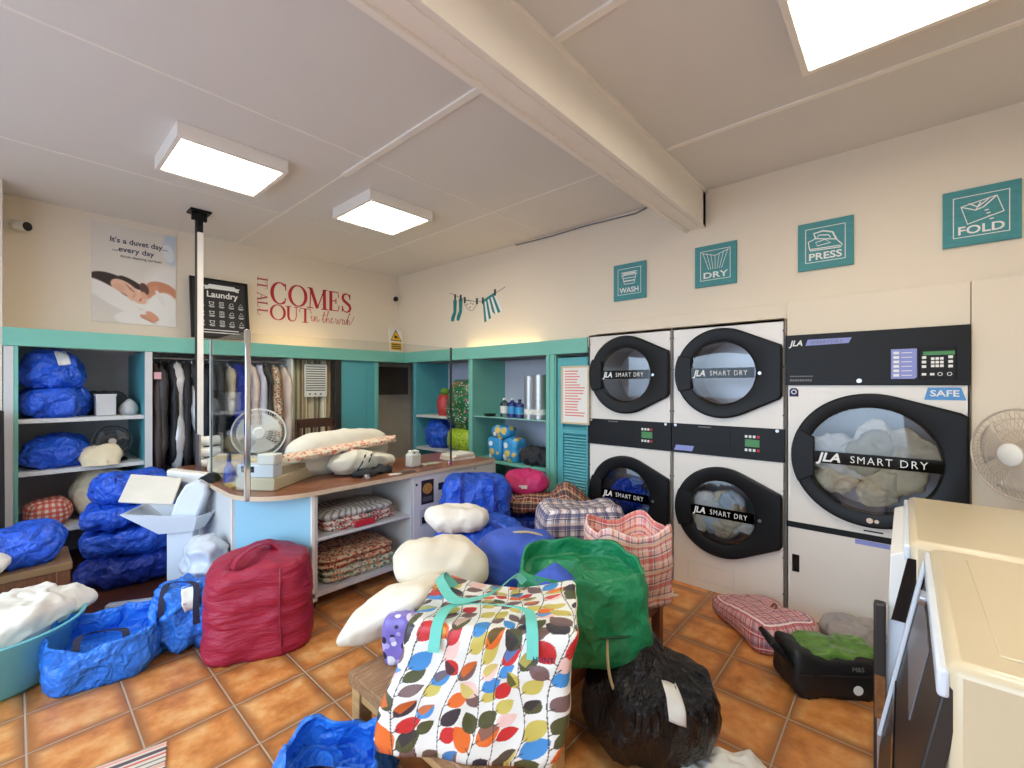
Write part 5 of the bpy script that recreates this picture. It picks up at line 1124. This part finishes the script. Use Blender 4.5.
# ------------------------------------------------------------------ other bags and bedding in the middle
def rim(hx, hy, h, dip, tap=0.0):
    def f(x, y, z):
        q = z/h; s = 1-tap*q
        if q > .5: z -= dip*max(0, 1-(x/hx)**2-(y/hy)**2)*(q-.5)*2
        return (x*s, y*s, z)
    return f
sthing('pillow', 'plump white pillow lying on top, behind the leaf-print bag', 'pillow', (.45, .38, .27), 'pillow', (1.41, 1.745, .46), group='white pillows', rotz=-30, p=(3.2, 2.1), amp=.022, f=3.2, cr=.012, cf=5, seed=31, flat=False, tilt=(-8, 6))
sthing('pillow', 'white pillow slumped over the table edge, left of the leaf-print bag', 'pillow', (.50, .30, .16), 'pillow', (1.13, 1.66, .44), group='white pillows', rotz=-62, p=(4.5, 1.7), amp=.012, f=3.5, cr=.010, cf=6, seed=32, flat=False, tilt=(-6, -32))
sthing('toiletry_bag', 'small purple printed bag on the light table beside the slumped pillow', 'bag', (.13, .10, .18), 'purple', (1.035, 1.515, .402), rotz=CR, p=4, amp=.008, cr=.01, seed=33, n=18)
h_ = sthing('holdall', 'blue cloth holdall with cream zip behind the leaf-print bag', 'bag', (.46, .36, .33), 'blueholdall', (1.86, 1.60, .361), rotz=CR+8, p=(3, 2.4), amp=.02, cr=.012, cf=5, seed=34)
obj('zip', MB().ribbon([(-.2+.04*i, -.03+.006*math.sin(i), .335-.0019*(i-5)**2*1.6) for i in range(11)], (0, 1, .1), .018, 0, .006), 'beigeweb', h_, local=True)
def gdef(x, y, z):
    q = z/.40; s = 1.02-.18*q*q
    if q > .55: z -= .09*max(0, 1-((x+.09)/.16)**2-(y/.16)**2)*(q-.55)*2.2
    return (x*s+.03*q, y*s, z-.05*max(0, x/.28)*q)
g_ = setp(tote('woven_bag', (.56, .40, .375), 'greenbag', (1.665, 1.075, .361), CR, 35, p=3.2, fill=.80, amp=.02, cr=.016, vo=.03, vf=4.5, tap=.10, rimv=.06, corner=.02, nu=110, rimf=lambda c, s_: .02*s_-.05*max(0, c)+.02*c), 'bulging green woven plastic bag beside the leaf-print bag', 'bag')
obj('rope_handle', MB().tube(smooth_pts([(.075, -.20, .13), (.075, -.225, .03), (.095, -.23, -.05), (.13, -.225, -.08), (.165, -.215, -.06), (.20, -.195, .03), (.21, -.175, .14)]), .006, 8), 'beigeweb', g_, local=True)
obj('hem', MB().tube(smooth_pts([(-.02, -.205, .135), (.05, -.212, .14), (.13, -.205, .14), (.21, -.18, .138), (.27, -.08, .13)]), .006, 6), mat('dark_green_hem', (24, 84, 58), .6), g_, local=True)
sthing('blue_cloth', 'folded royal blue cloth sticking out of the green bag', 'cloth', (.19, .17, .09), 'blueholdall', (1.50, 1.10, .645), rotz=CR, p=(1.25, 2), amp=.008, cr=.008, seed=36, n=18, tilt=(38, 8), flat=False)
def bindef(x, y, z):
    q = z/.46; s = 1.05-.25*q if q < .6 else .9-1.5*(q-.6)
    return (x*s-.06*max(0, q-.6), y*s, z)
bb_ = sthing('bin_bag', 'tied black bin bag on the floor with a white label', 'bag', (.52, .42, .46), 'binbag', (1.76, .80, 0), rotz=CR, p=2.4, n=40, amp=.025, f=5, cr=.028, cf=5, an=(1.2, 1.2, .5), seed=37, deform=bindef)
patch('label', bb_, (.04, 0, .27), (.032, 0, -.012), (0, 0, .055), (0, 1, -.15), 'label')
sthing('checked_bag', 'white and navy checked laundry bag on the bench, boxy', 'bag', (.56, .32, .385), 'plaidgrey', (2.44, 1.58, .361), group='checked laundry bags', rotz=CR+6, p=(7, 5), nxyz=(40, 26, 30), amp=.014, f=4, cr=.010, cf=5, seed=41, deform=rim(.28, .16, .43, .05, .04))
cb = setp(tote('checked_bag', (.40, .32, .37), 'plaidpink', (2.19, 1.12, .361), CR+14, 42, p=5, fill=.70, amp=.016, cr=.012, vo=.02, vf=5, tap=.08, rimv=.03, corner=.20, nu=110), 'pink checked laundry bag with open corners, at the bench end', 'bag', 'checked laundry bags')
fb = sthing('checked_bag', 'flat red checked laundry bag lying on the tiles before the dryers', 'bag', (.56, .36, .15), 'plaidred', (3.03, .655, 0), group='checked laundry bags', rotz=48, p=(6, 4), nxyz=(40, 28, 14), amp=.016, f=4, cr=.014, cf=5, seed=43, deform=lambda x, y, z: (x, y, z*(1-.3*x/.28)))
obj('handle', MB().tube(smooth_pts([(-.05, -.02, .16), (-.06, -.04, .19), (-.09, -.03, .185), (-.085, -.01, .16)]), .007, 8), 'brownwood', fb, local=True)
t_ = sthing('sweater', 'grey woollen sweater heaped on the tiles by the right dryer', 'clothing', (.30, .26, .16), 'greycloth', (3.17, .22, 0), rotz=10, p=2.2, amp=.025, cr=.025, cf=7, seed=44)
soft('sleeve', (.22, .07, .05), 'greycloth', (-.02, -.01, .10), 60, p=2.4, n=14, amp=.006, cr=.01, seed=45, parent=t_, flat=False, tilt=(0, -26))
bk = sthing('cool_bag', 'black shopping bag with green film on top, on the tiles', 'bag', (.44, .24, .19), mat('black_woven_bag', (24, 23, 24), .55, bump=.2, bs=40), (2.70, .29, 0), rotz=CR-3, p=(7, 5), n=24, amp=.008, cr=.008, seed=46, deform=lambda x, y, z: (x-.0*z, y*(1-.1*z/.19), z+(.06*max(0, (-x-.1)/.12) if z > .1 else 0)))
soft('film', (.36, .19, .05), mat('green_print_film', (110, 150, 70), .3, var=.5, vs=24), (0.02, .01, .165), 0, p=(4, 2.4), n=16, amp=.01, cr=.014, cf=10, seed=47, parent=bk, flat=False)
obj('flap', MB().obox((-.22, -.10, .13), (-.10, .03, .10), (.0, .12, .02), (.02, .0, .02)), 'black', bk, local=True, bevel=.01)
obj('sticker', MB().tube([(.06, -.126, .06), (.06, -.1285, .06)], .022, 20), 'label', bk, local=True)
o = text('lettering', 'M&S', .03, 'greyink', None, Matrix(((1, 0, 0, .035), (0, 0, -1, -.122), (0, 1, 0, .145), (0, 0, 0, 1)))); o.parent = bk
obj('seam', MB().box(-.20, .20, -.124, -.118, .118, .124), 'dkgrey', bk, local=True)
sthing('white_cloth', 'white cloth lying flat on the tiles at the bottom edge', 'cloth', (.34, .2, .035), 'whitecloth', (1.80, .50, 0), rotz=CR, p=(3, 2.2), amp=.012, cr=.014, cf=8, seed=48, n=20)
t = thing('paper_tag', 'small folded paper strip lying on the tiles before the middle dryer', 'paper', (3.18, 1.27, 0))
obj('strip', MB().ribbon([(3.29, 1.40, .012), (3.22, 1.31, .02), (3.14, 1.24, .006), (3.12, 1.22, .03)], (.6, -.8, .3), .012, 0, .0015).box(3.10, 3.14, 1.20, 1.24, .0005, .008), 'brownlabel', t)

# blue bags against the counter and shelves on the right
def bluebag(label, size, loc, rot, seed, m='blue', dip=.06, tap=.08, p=(3.4, 3.0), strap=True, tag_=False, name='laundry_bag', tilt=(0, 0), n=36, amp=.024, cr=.016, vo=.055, vf=6.5, opened=None):
    if opened: o = setp(tote(name, size, m, loc, rot, seed, tilt=tilt, **opened), label, 'bag', 'blue woven laundry bags')
    else: o = sthing(name, label, 'bag', size, m, loc, group='blue woven laundry bags', rotz=rot, p=p, n=n, amp=amp, f=3.6, cr=cr, cf=5.5, seed=seed, vo=vo, vf=vf, deform=rim(size[0]/2, size[1]/2, size[2], dip, tap), tilt=tilt)
    hx, hy, h = size[0]/2, size[1]/2, size[2]
    if strap:
        P_ = [(-hx*.45, -hy*.98, h*.45), (-hx*.45, -hy*1.0, h*.72), (-hx*.4, -hy*.75, h*.97), (-hx*.1, -hy*.45, h*1.0-dip*.4), (hx*.25, -hy*.6, h*.98-dip*.3), (hx*.42, -hy*.85, h*.9), (hx*.45, -hy*1.0, h*.66), (hx*.45, -hy*.98, h*.42)]
        obj('strap', MB().ribbon(smooth_pts(P_), (1, .2, 0), .03, 0, .003), 'webbing' if m != 'blue' else 'bluedk', o, local=True)
    if tag_: patch('tag', o, (hx*.25, 0, h*.68), (.035, 0, .012), (-.012, 0, .07), (0, 1, -.3), 'label')
    return o
bluebag('blue woven laundry bag with white washing in it, before the counter front', (.70, .52, .60), (2.16, 2.22, 0), CR+5, 51, 'blue', .05)
sthing('washing_heap', 'heap of white washing in the mouth of the blue bag', 'laundry', (.40, .30, .14), 'whitecloth', (1.97, 2.24, .55), rotz=CR+10, p=2.6, amp=.015, cr=.010, vo=.008, cf=6, seed=52, n=20)
bluebag('tall blue woven bag against the white counter front', (.58, .42, .84), (2.46, 2.58, 0), CR+12, 53, 'blue', .10, .12, p=(3.4, 3.6))
bluebag('dark blue bag on the floor below the pink bag', (.40, .36, .42), (2.98, 2.42, 0), CR, 54, 'bluedk', .03, strap=False)
sthing('tartan_blanket', 'dark red tartan blanket lying on the dark blue bag', 'blanket', (.44, .34, .16), 'tartan', (2.98, 2.40, .41), rotz=CR, p=(3, 2.4), amp=.02, cr=.018, seed=55, n=22)
sthing('tartan_bag', 'red tartan bag slumped in front of the louvred door', 'bag', (.52, .30, .62), 'tartan', (3.12, 2.06, 0), rotz=CR-8, p=(3, 2.4), amp=.03, cr=.02, seed=56, n=24, deform=lambda x, y, z: (x, y, z*(1-.35*max(-.3, x/.26))))
pk = sthing('sports_bag', 'pink nylon bag on top of the tartan blanket', 'bag', (.36, .30, .19), 'pink', (2.99, 2.50, .55), rotz=CR, p=(3, 2.4), amp=.02, cr=.02, seed=57, n=22)
obj('tag', MB().obox((-.06, -.149, .07), (.07, 0, .0), (0, -.003, .03), (0, -.003, 0)), 'label', pk, local=True)
# right shelves
t = thing('bottle', 'clear glass jar bottle at left on the glass shelf', 'bottle', (3.5, 3.16, 1.161))
def bottle(x, y, z, r, h, m, label, cap='white', neck=.35):
    t = thing('bottle', label, 'bottle', (x, y, z), 'bottles on the glass shelf')
    obj('body', MB().lathe((x, y, z), [(.001, .001), (r, .001), (r, h*.68), (r*.9, h*.76), (r*neck, h*.84), (r*neck, h*.92)], 18), m, t)
    obj('cap', MB().lathe((x, y, z), [(r*neck*1.2, h*.9), (r*neck*1.2, h), (.001, h)], 14), cap, t)
    obj('label', MB().lathe((x, y, z), [(r*1.015, h*.2), (r*1.015, h*.58)], 18), 'detergent' if m != 'clearplastic' else 'label', t)
bpy.data.objects.remove(t)
bottle(3.48, 3.20, 1.161, .045, .20, 'clearplastic', 'clear bottle with pale label, leftmost on the glass shelf')
bottle(3.47, 3.08, 1.161, .048, .20, mat('dark_blue_bottle', (40, 50, 130), .25), 'dark blue bottle in the middle of the glass shelf')
bottle(3.46, 2.97, 1.161, .045, .19, mat('navy_bottle', (52, 60, 120), .25), 'navy bottle on the glass shelf, touching the silver rolls', 'ink')
for (y, r, h, lb_) in ((2.85, .06, .43, 'silver wrapped roll standing on the glass shelf, nearer the bottles'), (2.72, .075, .44, 'wider silver wrapped roll standing on the glass shelf, by the post')):
    t = thing('film_roll', lb_, 'roll', (3.48, y, 1.161), 'silver rolls on the glass shelf'); obj('roll', MB().lathe((3.48, y, 1.161), [(.001, .001), (r, .001), (r, h), (r*.35, h), (r*.35, h-.05), (.001, h-.05)], 24), 'silverfilm', t); obj('label', MB().lathe((3.48, y, 1.161), [(r*1.012, h*.1), (r*1.012, h*.22)], 24), 'label', t)
setp(obj('soap_dish', MB().lathe((3.46, 3.40, 1.161), [(.001, .001), (.06, .001), (.075, .025), (.07, .025), (.05, .01), (.001, .01)], 20), 'blackg', base=(3.46, 3.40, 1.161)), 'small dark dish at the left end of the glass shelf', 'dish')
for (y, z, lb_, sd) in ((3.28, .701, 'blue and white detergent pack lower left on the teal shelf', 1), (3.06, .701, 'blue detergent pack with a yellow globe print on the teal shelf', 2)):
    sthing('detergent_pack', lb_, 'pack', (.20, .18, .24), 'detergent', (3.48, y, z), group='detergent packs', rotz=-90, p=(5, 4), n=18, amp=.008, cr=.012, seed=60+sd)
sthing('detergent_pack', 'blue detergent pack on top of the others on the teal shelf', 'pack', (.24, .16, .13), 'detergent', (3.47, 3.20, .935), group='detergent packs', rotz=-90, p=(5, 3), n=18, amp=.008, cr=.012, seed=64)
sthing('dark_cloth', 'crumpled black cloth on the teal shelf at the right', 'cloth', (.36, .26, .15), 'darkcloth', (3.50, 2.77, .701), rotz=-90, p=2.3, amp=.02, cr=.035, cf=9, seed=65, n=20)
x_ = sthing('gift_sack', 'green printed film sack standing in the left bay of the teal shelves', 'sack', (.46, .40, .58), 'xmas', (3.57, 3.87, .985), rotz=-90, p=(3, 3), amp=.02, cr=.022, seed=66)
sthing('printed_bag', 'lime green printed bag under the green film sack', 'bag', (.46, .40, .26), 'lime', (3.57, 3.87, .731), rotz=-90, p=(3.4, 3), amp=.012, cr=.012, seed=67, n=20)
sthing('white_bag', 'white bag top stuffed behind the green film sack', 'bag', (.24, .2, .12), 'whitecloth', (3.66, 3.80, 1.535), rotz=-90, p=2.2, amp=.02, cr=.02, seed=68, n=14)
bluebag('blue bag in the corner bay under the red jar', (.36, .40, .34), (3.58, 4.32, .731), -90, 69, 'blue', .02, strap=False)
t = thing('storage_jar', 'red jar with green top on the small white corner shelf', 'jar', (3.47, 4.17, 1.131))
obj('body', MB().lathe((3.47, 4.17, 1.131), [(.001, .001), (.075, .001), (.095, .08), (.10, .16), (.085, .23), (.05, .255), (.001, .256)], 24), mat('red_glazed_jar', (214, 70, 70), .35, var=.2, vs=40), t)
obj('lid', MB().lathe((3.47, 4.17, 1.38), [(.055, 0), (.075, .03), (.04, .07), (.02, .085), (.001, .087)], 14), mat('leaf_green_lid', (110, 160, 60), .5, var=.2), t)

# ------------------------------------------------------------------ left side: hamper, stand, tub, blue bags
hb = sthing('laundry_hamper', 'crimson nylon hamper bag bulging on the tiles before the counter corner', 'bag', (.54, .50, .48), 'crimson', (.97, 2.86, 0), rotz=-25, p=(3.6, 12), n=44, amp=.02, f=3.2, cr=.014, cf=5, an=(.7, .7, 2.2), seed=71,
       deform=lambda x, y, z: (x*(1.03-.10*(z/.48)), y*(1.03-.10*(z/.48)), z+(.05*(1-abs(x-.03)/.28)-.02-.06*max(0, 1-((x+.06)/.12)**2-((y+.05)/.16)**2))*max(0, (z/.48-.55)/.45)))
obj('seam', MB().tube(smooth_pts([(.13, -.252, .02), (.125, -.263, .13), (.12, -.262, .27), (.122, -.25, .40), (.12, -.215, .475)]), .006, 8), 'crimsonseam', hb, local=True)
obj('carry_loop', MB().ribbon(smooth_pts([(-.14, -.10, .43), (-.11, -.06, .505), (-.02, .03, .54), (.06, .05, .52), (.10, .02, .46)]), (.4, -.8, .2), .07, 0, .006), 'crimson', hb, local=True)
# pressing stand
t = thing('wrapping_stand', 'white pedestal stand with tilted lid, tray and roller arm, beside blue bags', 'stand', (.80, 3.83, 0)); P0 = Vector((.80, 3.80, 0)); a = R_(-30); U = Vector((math.cos(a), math.sin(a), 0)); V = Vector((-math.sin(a), math.cos(a), 0))
q3 = lambda x, y, z: P0+U*x+V*y+Vector((0, 0, z))
obj('column', MB().obox(q3(-.09, -.06, .03), U*.155, V*.12, Vector((0, 0, .46))), 'bluewhite', t, bevel=.008)
obj('foot', MB().obox(q3(-.10, -.42, .004), U*.07, V*.75, Vector((0, 0, .04))), 'bluewhite', t, bevel=.012); obj('foot', MB().obox(q3(-.42, -.10, .005), U*.6, V*.06, Vector((0, 0, .045))), 'bluewhite', t, bevel=.012)
b = MB(); lo = [(-.12, -.10), (.08, -.10), (.12, 0), (.08, .10), (-.12, .10)]; hi = [(-.32, -.14), (.12, -.16), (.19, -.03), (.13, .15), (-.30, .17)]
b.add([q3(x, y, .49) for x, y in lo]+[q3(x, y, .60+(.05 if x < -.2 else 0)) for x, y in hi]+[q3(x*.93, y*.93, .60+(.05 if x < -.2 else 0)) for x, y in hi]+[q3(x*.9, y*.9, .50) for x, y in lo],
      [(4, 3, 2, 1, 0)]+[(i, (i+1) % 5, 5+(i+1) % 5, 5+i) for i in range(5)]+[(5+i, 5+(i+1) % 5, 10+(i+1) % 5, 10+i) for i in range(5)]+[(10+i, 10+(i+1) % 5, 15+(i+1) % 5, 15+i) for i in range(5)]+[(15, 16, 17, 18, 19)]); obj('tray', b, 'bluewhite', t, ang=25)
b = MB(); pr = [(-.09, .50), (.07, .50), (.155, .74), (.15, .80), (.10, .835), (.03, .81), (-.02, .72)]
b.prism(pr, -.10, .06, 0, lambda x, z, y: q3(x, y, z)); obj('housing', b, 'bluewhite', t, bevel=.014)
obj('lid', MB().obox(q3(-.34, -.10, .72), U*.30+Vector((0, 0, -.045)), V*.17+Vector((0, 0, .15)), Vector((-.006, -.012, .014))), mat('ivory_plastic', (222, 216, 202), .45), t, bevel=.006)
b = MB(); arm = [(-.16, 0)]+[(.22+.075*math.cos(R_(g)), .0+.075*math.sin(R_(g))) for g in range(-90, 91, 15)]+[(-.16, .05)]; 
b.prism(arm, 0, .10, 0, lambda x, z, y: q3(x, y+.13, z*1.0+.835-.26*(x+.16))); obj('arm', b, 'white', t, bevel=.012)
obj('roller', MB().tube([q3(.13, -.02, .80), q3(.13, .125, .80)], .055, 20), 'black', t); obj('screw', MB().tube([q3(.235, .128, .74), q3(.235, .124, .74)], .008, 8), 'black', t)
# tub with laundry
t = thing('laundry_tub', 'round teal plastic tub on the floor at the left edge', 'tub', (-.08, 3.42, 0)); c = (-.08, 3.42, 0)
obj('bowl', MB().lathe(c, [(.001, .004), (.235, .004), (.26, .03), (.31, .24), (.345, .275), (.35, .29), (.335, .292), (.325, .28), (.30, .24), (.25, .035), (.001, .02)], 48), 'tub', t, ang=50)
b = MB(); 
for (dx, dz, r) in ((0, .17, .02), (.0, .11, .02)): pass
s_ = obj('print', MB().add([Vector(c)+Vector((rr*math.cos(R_(g)), rr*math.sin(R_(g)), z)) for g in (-100, -92, -84) for z, rr in ((.08, .275), (.20, .305))], [(0, 2, 3, 1), (2, 4, 5, 3)]), 'label', t)
sthing('white_laundry', 'white laundry piled in the teal tub', 'laundry', (.56, .50, .20), 'whitecloth', (-.06, 3.45, .19), rotz=15, p=2.3, amp=.03, f=4, cr=.03, cf=6, seed=73, n=30, flat=False)
sthing('laundry_sheet', 'white sheet corner hanging over the right rim of the teal tub', 'laundry', (.34, .24, .13), 'whitecloth', (.13, 3.52, .25), rotz=-30, p=(4, 2), amp=.012, cr=.016, seed=74, n=20, flat=False, tilt=(0, 12))
bluebag('bright blue laundry bag lying open on the tiles beside the teal tub', (.42, .32, .26), (.325, 3.15, 0), -14, 75, 'bluelt', opened=dict(p=6, fill=.45, corner=.10, vo=.05, rimv=.10, rimf=lambda c, s_: -.05*max(0, -s_)))
bluebag('bright blue bag with white tag, between open bag and crimson hamper', (.36, .32, .40), (.68, 3.13, 0), -30, 76, 'bluelt', .05, .16, tag_=True, vo=.07)
bluebag('crumpled bright blue bag on the tiles at the bottom, before the light table', (.34, .22, .34), (.68, 1.37, 0), CR, 77, 'bluelt', opened=dict(p=4, fill=.72, corner=.06, vo=.07, vf=8, rimv=.14, tap=.16, cr=.03))
# heap of blue bags before the shelves
for i, (z, sx, sy, h, dx, dy, m_, lb_) in enumerate([(0.004, .60, .50, .24, 0, 0, 'bluedk', 'deep blue bag at the bottom of the heap under the shelves'), (.225, .58, .48, .21, .02, .01, 'blue', 'blue bag second from the bottom of the heap'), (.415, .54, .46, .20, -.01, .02, 'blue', 'blue bag third from the bottom of the heap'), (.60, .46, .42, .23, .0, .03, 'blue', 'blue bag on top of the heap, under the fan shelf')]):
    bluebag(lb_, (sx, sy, h), (.60+dx, 4.50+dy, z), -14+5*i, 80+i, m_, .02, .02, p=(3.2, 2.6), strap=(i == 3))
bluebag('flat blue bag on the padded bench at the far left', (.46, .34, .24), (-.02, 4.0, .421), 8, 85, 'blue', .03, .1, strap=False, p=(3, 2.2))
bluebag('blue bag pushed under the padded bench', (.50, .40, .28), (-.02, 3.88, .004), 0, 86, 'bluedk', .02, strap=False)
sthing('white_cloth', 'white cloth draped on the padded bench at the left edge', 'cloth', (.30, .36, .16), 'whitecloth', (-.17, 3.90, .421), rotz=10, p=(3, 2.2), amp=.015, cr=.02, seed=87, n=20)
# left shelf contents
bluebag('stuffed blue bag topmost on the left shelves, white tag', (.40, .46, .295), (.20, 5.10, 1.475), 0, 90, 'blue', 0, .30, p=(3, 2.8), strap=False, tag_=True)
bluebag('blue bag under the stuffed one on the top left shelf', (.42, .48, .235), (.215, 5.10, 1.246), 0, 91, 'blue', 0, .1, p=(3, 2.8), strap=False)
bluebag('blue bag alone on the middle left shelf', (.42, .46, .255), (.21, 5.08, .854), 0, 92, 'blue', .02, .2, p=(2.8, 2.3), strap=False)
t = thing('storage_box', 'clear plastic storage box on the top left shelf', 'box', (.50, 5.0, 1.246))
obj('box', MB().box(.44, .565, 4.94, 5.06, 1.247, 1.415), mat('frosted_box', (206, 206, 208), .3), t, bevel=.006); obj('lid', MB().box(.435, .57, 4.935, 5.065, 1.41, 1.425), mat('frosted_lid', (220, 220, 220), .3), t, bevel=.004)
sthing('dark_bundle', 'dark bundle of straps behind the clear storage box', 'bundle', (.30, .22, .17), 'darkcloth', (.52, 5.24, 1.246), p=2.4, amp=.02, cr=.03, seed=93, n=18)
sthing('clear_bag', 'crumpled clear bag at the right end of the top left shelf', 'bag', (.12, .12, .12), mat('frosted_film', (196, 196, 196), .25), (.655, 5.02, 1.246), p=2, amp=.015, cr=.02, seed=94, n=14, deform=lambda x, y, z: (x*(1.1-.8*z/.12), y*(1.1-.8*z/.12), z))
sthing('white_cloth', 'white cloth hanging off the middle left shelf before the black fan', 'cloth', (.24, .30, .14), 'creamcloth', (.47, 4.96, .855), rotz=-8, p=(3, 2.2), amp=.015, cr=.018, seed=95, n=20, deform=lambda x, y, z: (x, y, z-.10*max(0, (-y-.06)/.09)))
sthing('gingham_bag', 'red and white checked bag on the bottom left shelf', 'bag', (.26, .30, .21), 'redcheckwhite', (.17, 5.03, .401), p=(3, 2.4), amp=.014, cr=.012, seed=96, n=20)
sthing('white_sack', 'white sack on the bottom left shelf behind the heap of blue bags', 'sack', (.36, .40, .38), 'creamcloth', (.50, 5.14, .401), p=(2.8, 2.4), amp=.02, cr=.02, seed=97, n=20)
setp(obj('rug_roll', MB().lathe((-.17, 4.62, .0), [(.001, .004), (.12, .004), (.125, .6), (.12, 1.32), (.10, 1.33), (.09, 1.31), (.001, 1.31)], 28, sx=1, sy=.8), mat('dark_grey_pile', (58, 56, 56), .95, bump=.4, bs=120), base=(-.17, 4.62, 0)), 'dark grey rolled rug standing upright at the far left edge', 'rug')
# mat
mp_ = [(.425, 2.31), (-.35, 2.49), (-.49, 1.90), (.29, 1.72)]
o = obj('floor_mat', MB().prism(mp_, .0006, .010), 'matcloth', base=(.1, 2.1, 0), uv=lambda p: (p[1]*.97+p[0]*.22, p[0]), bevel=.003); setp(o, 'striped woven floor mat corner on the tiles at the bottom left', 'mat')

sthing('plastic_bag', 'crumpled clear plastic bag on the floor between the white stand and the blue panel', 'bag', (.20, .30, .50), mat('crumpled_clear_film', (206, 212, 222), .25, spec=.6), (.83, 3.42, 0), rotz=10, p=2.4, n=30, amp=.02, cr=.025, vo=.04, vf=10, seed=111)
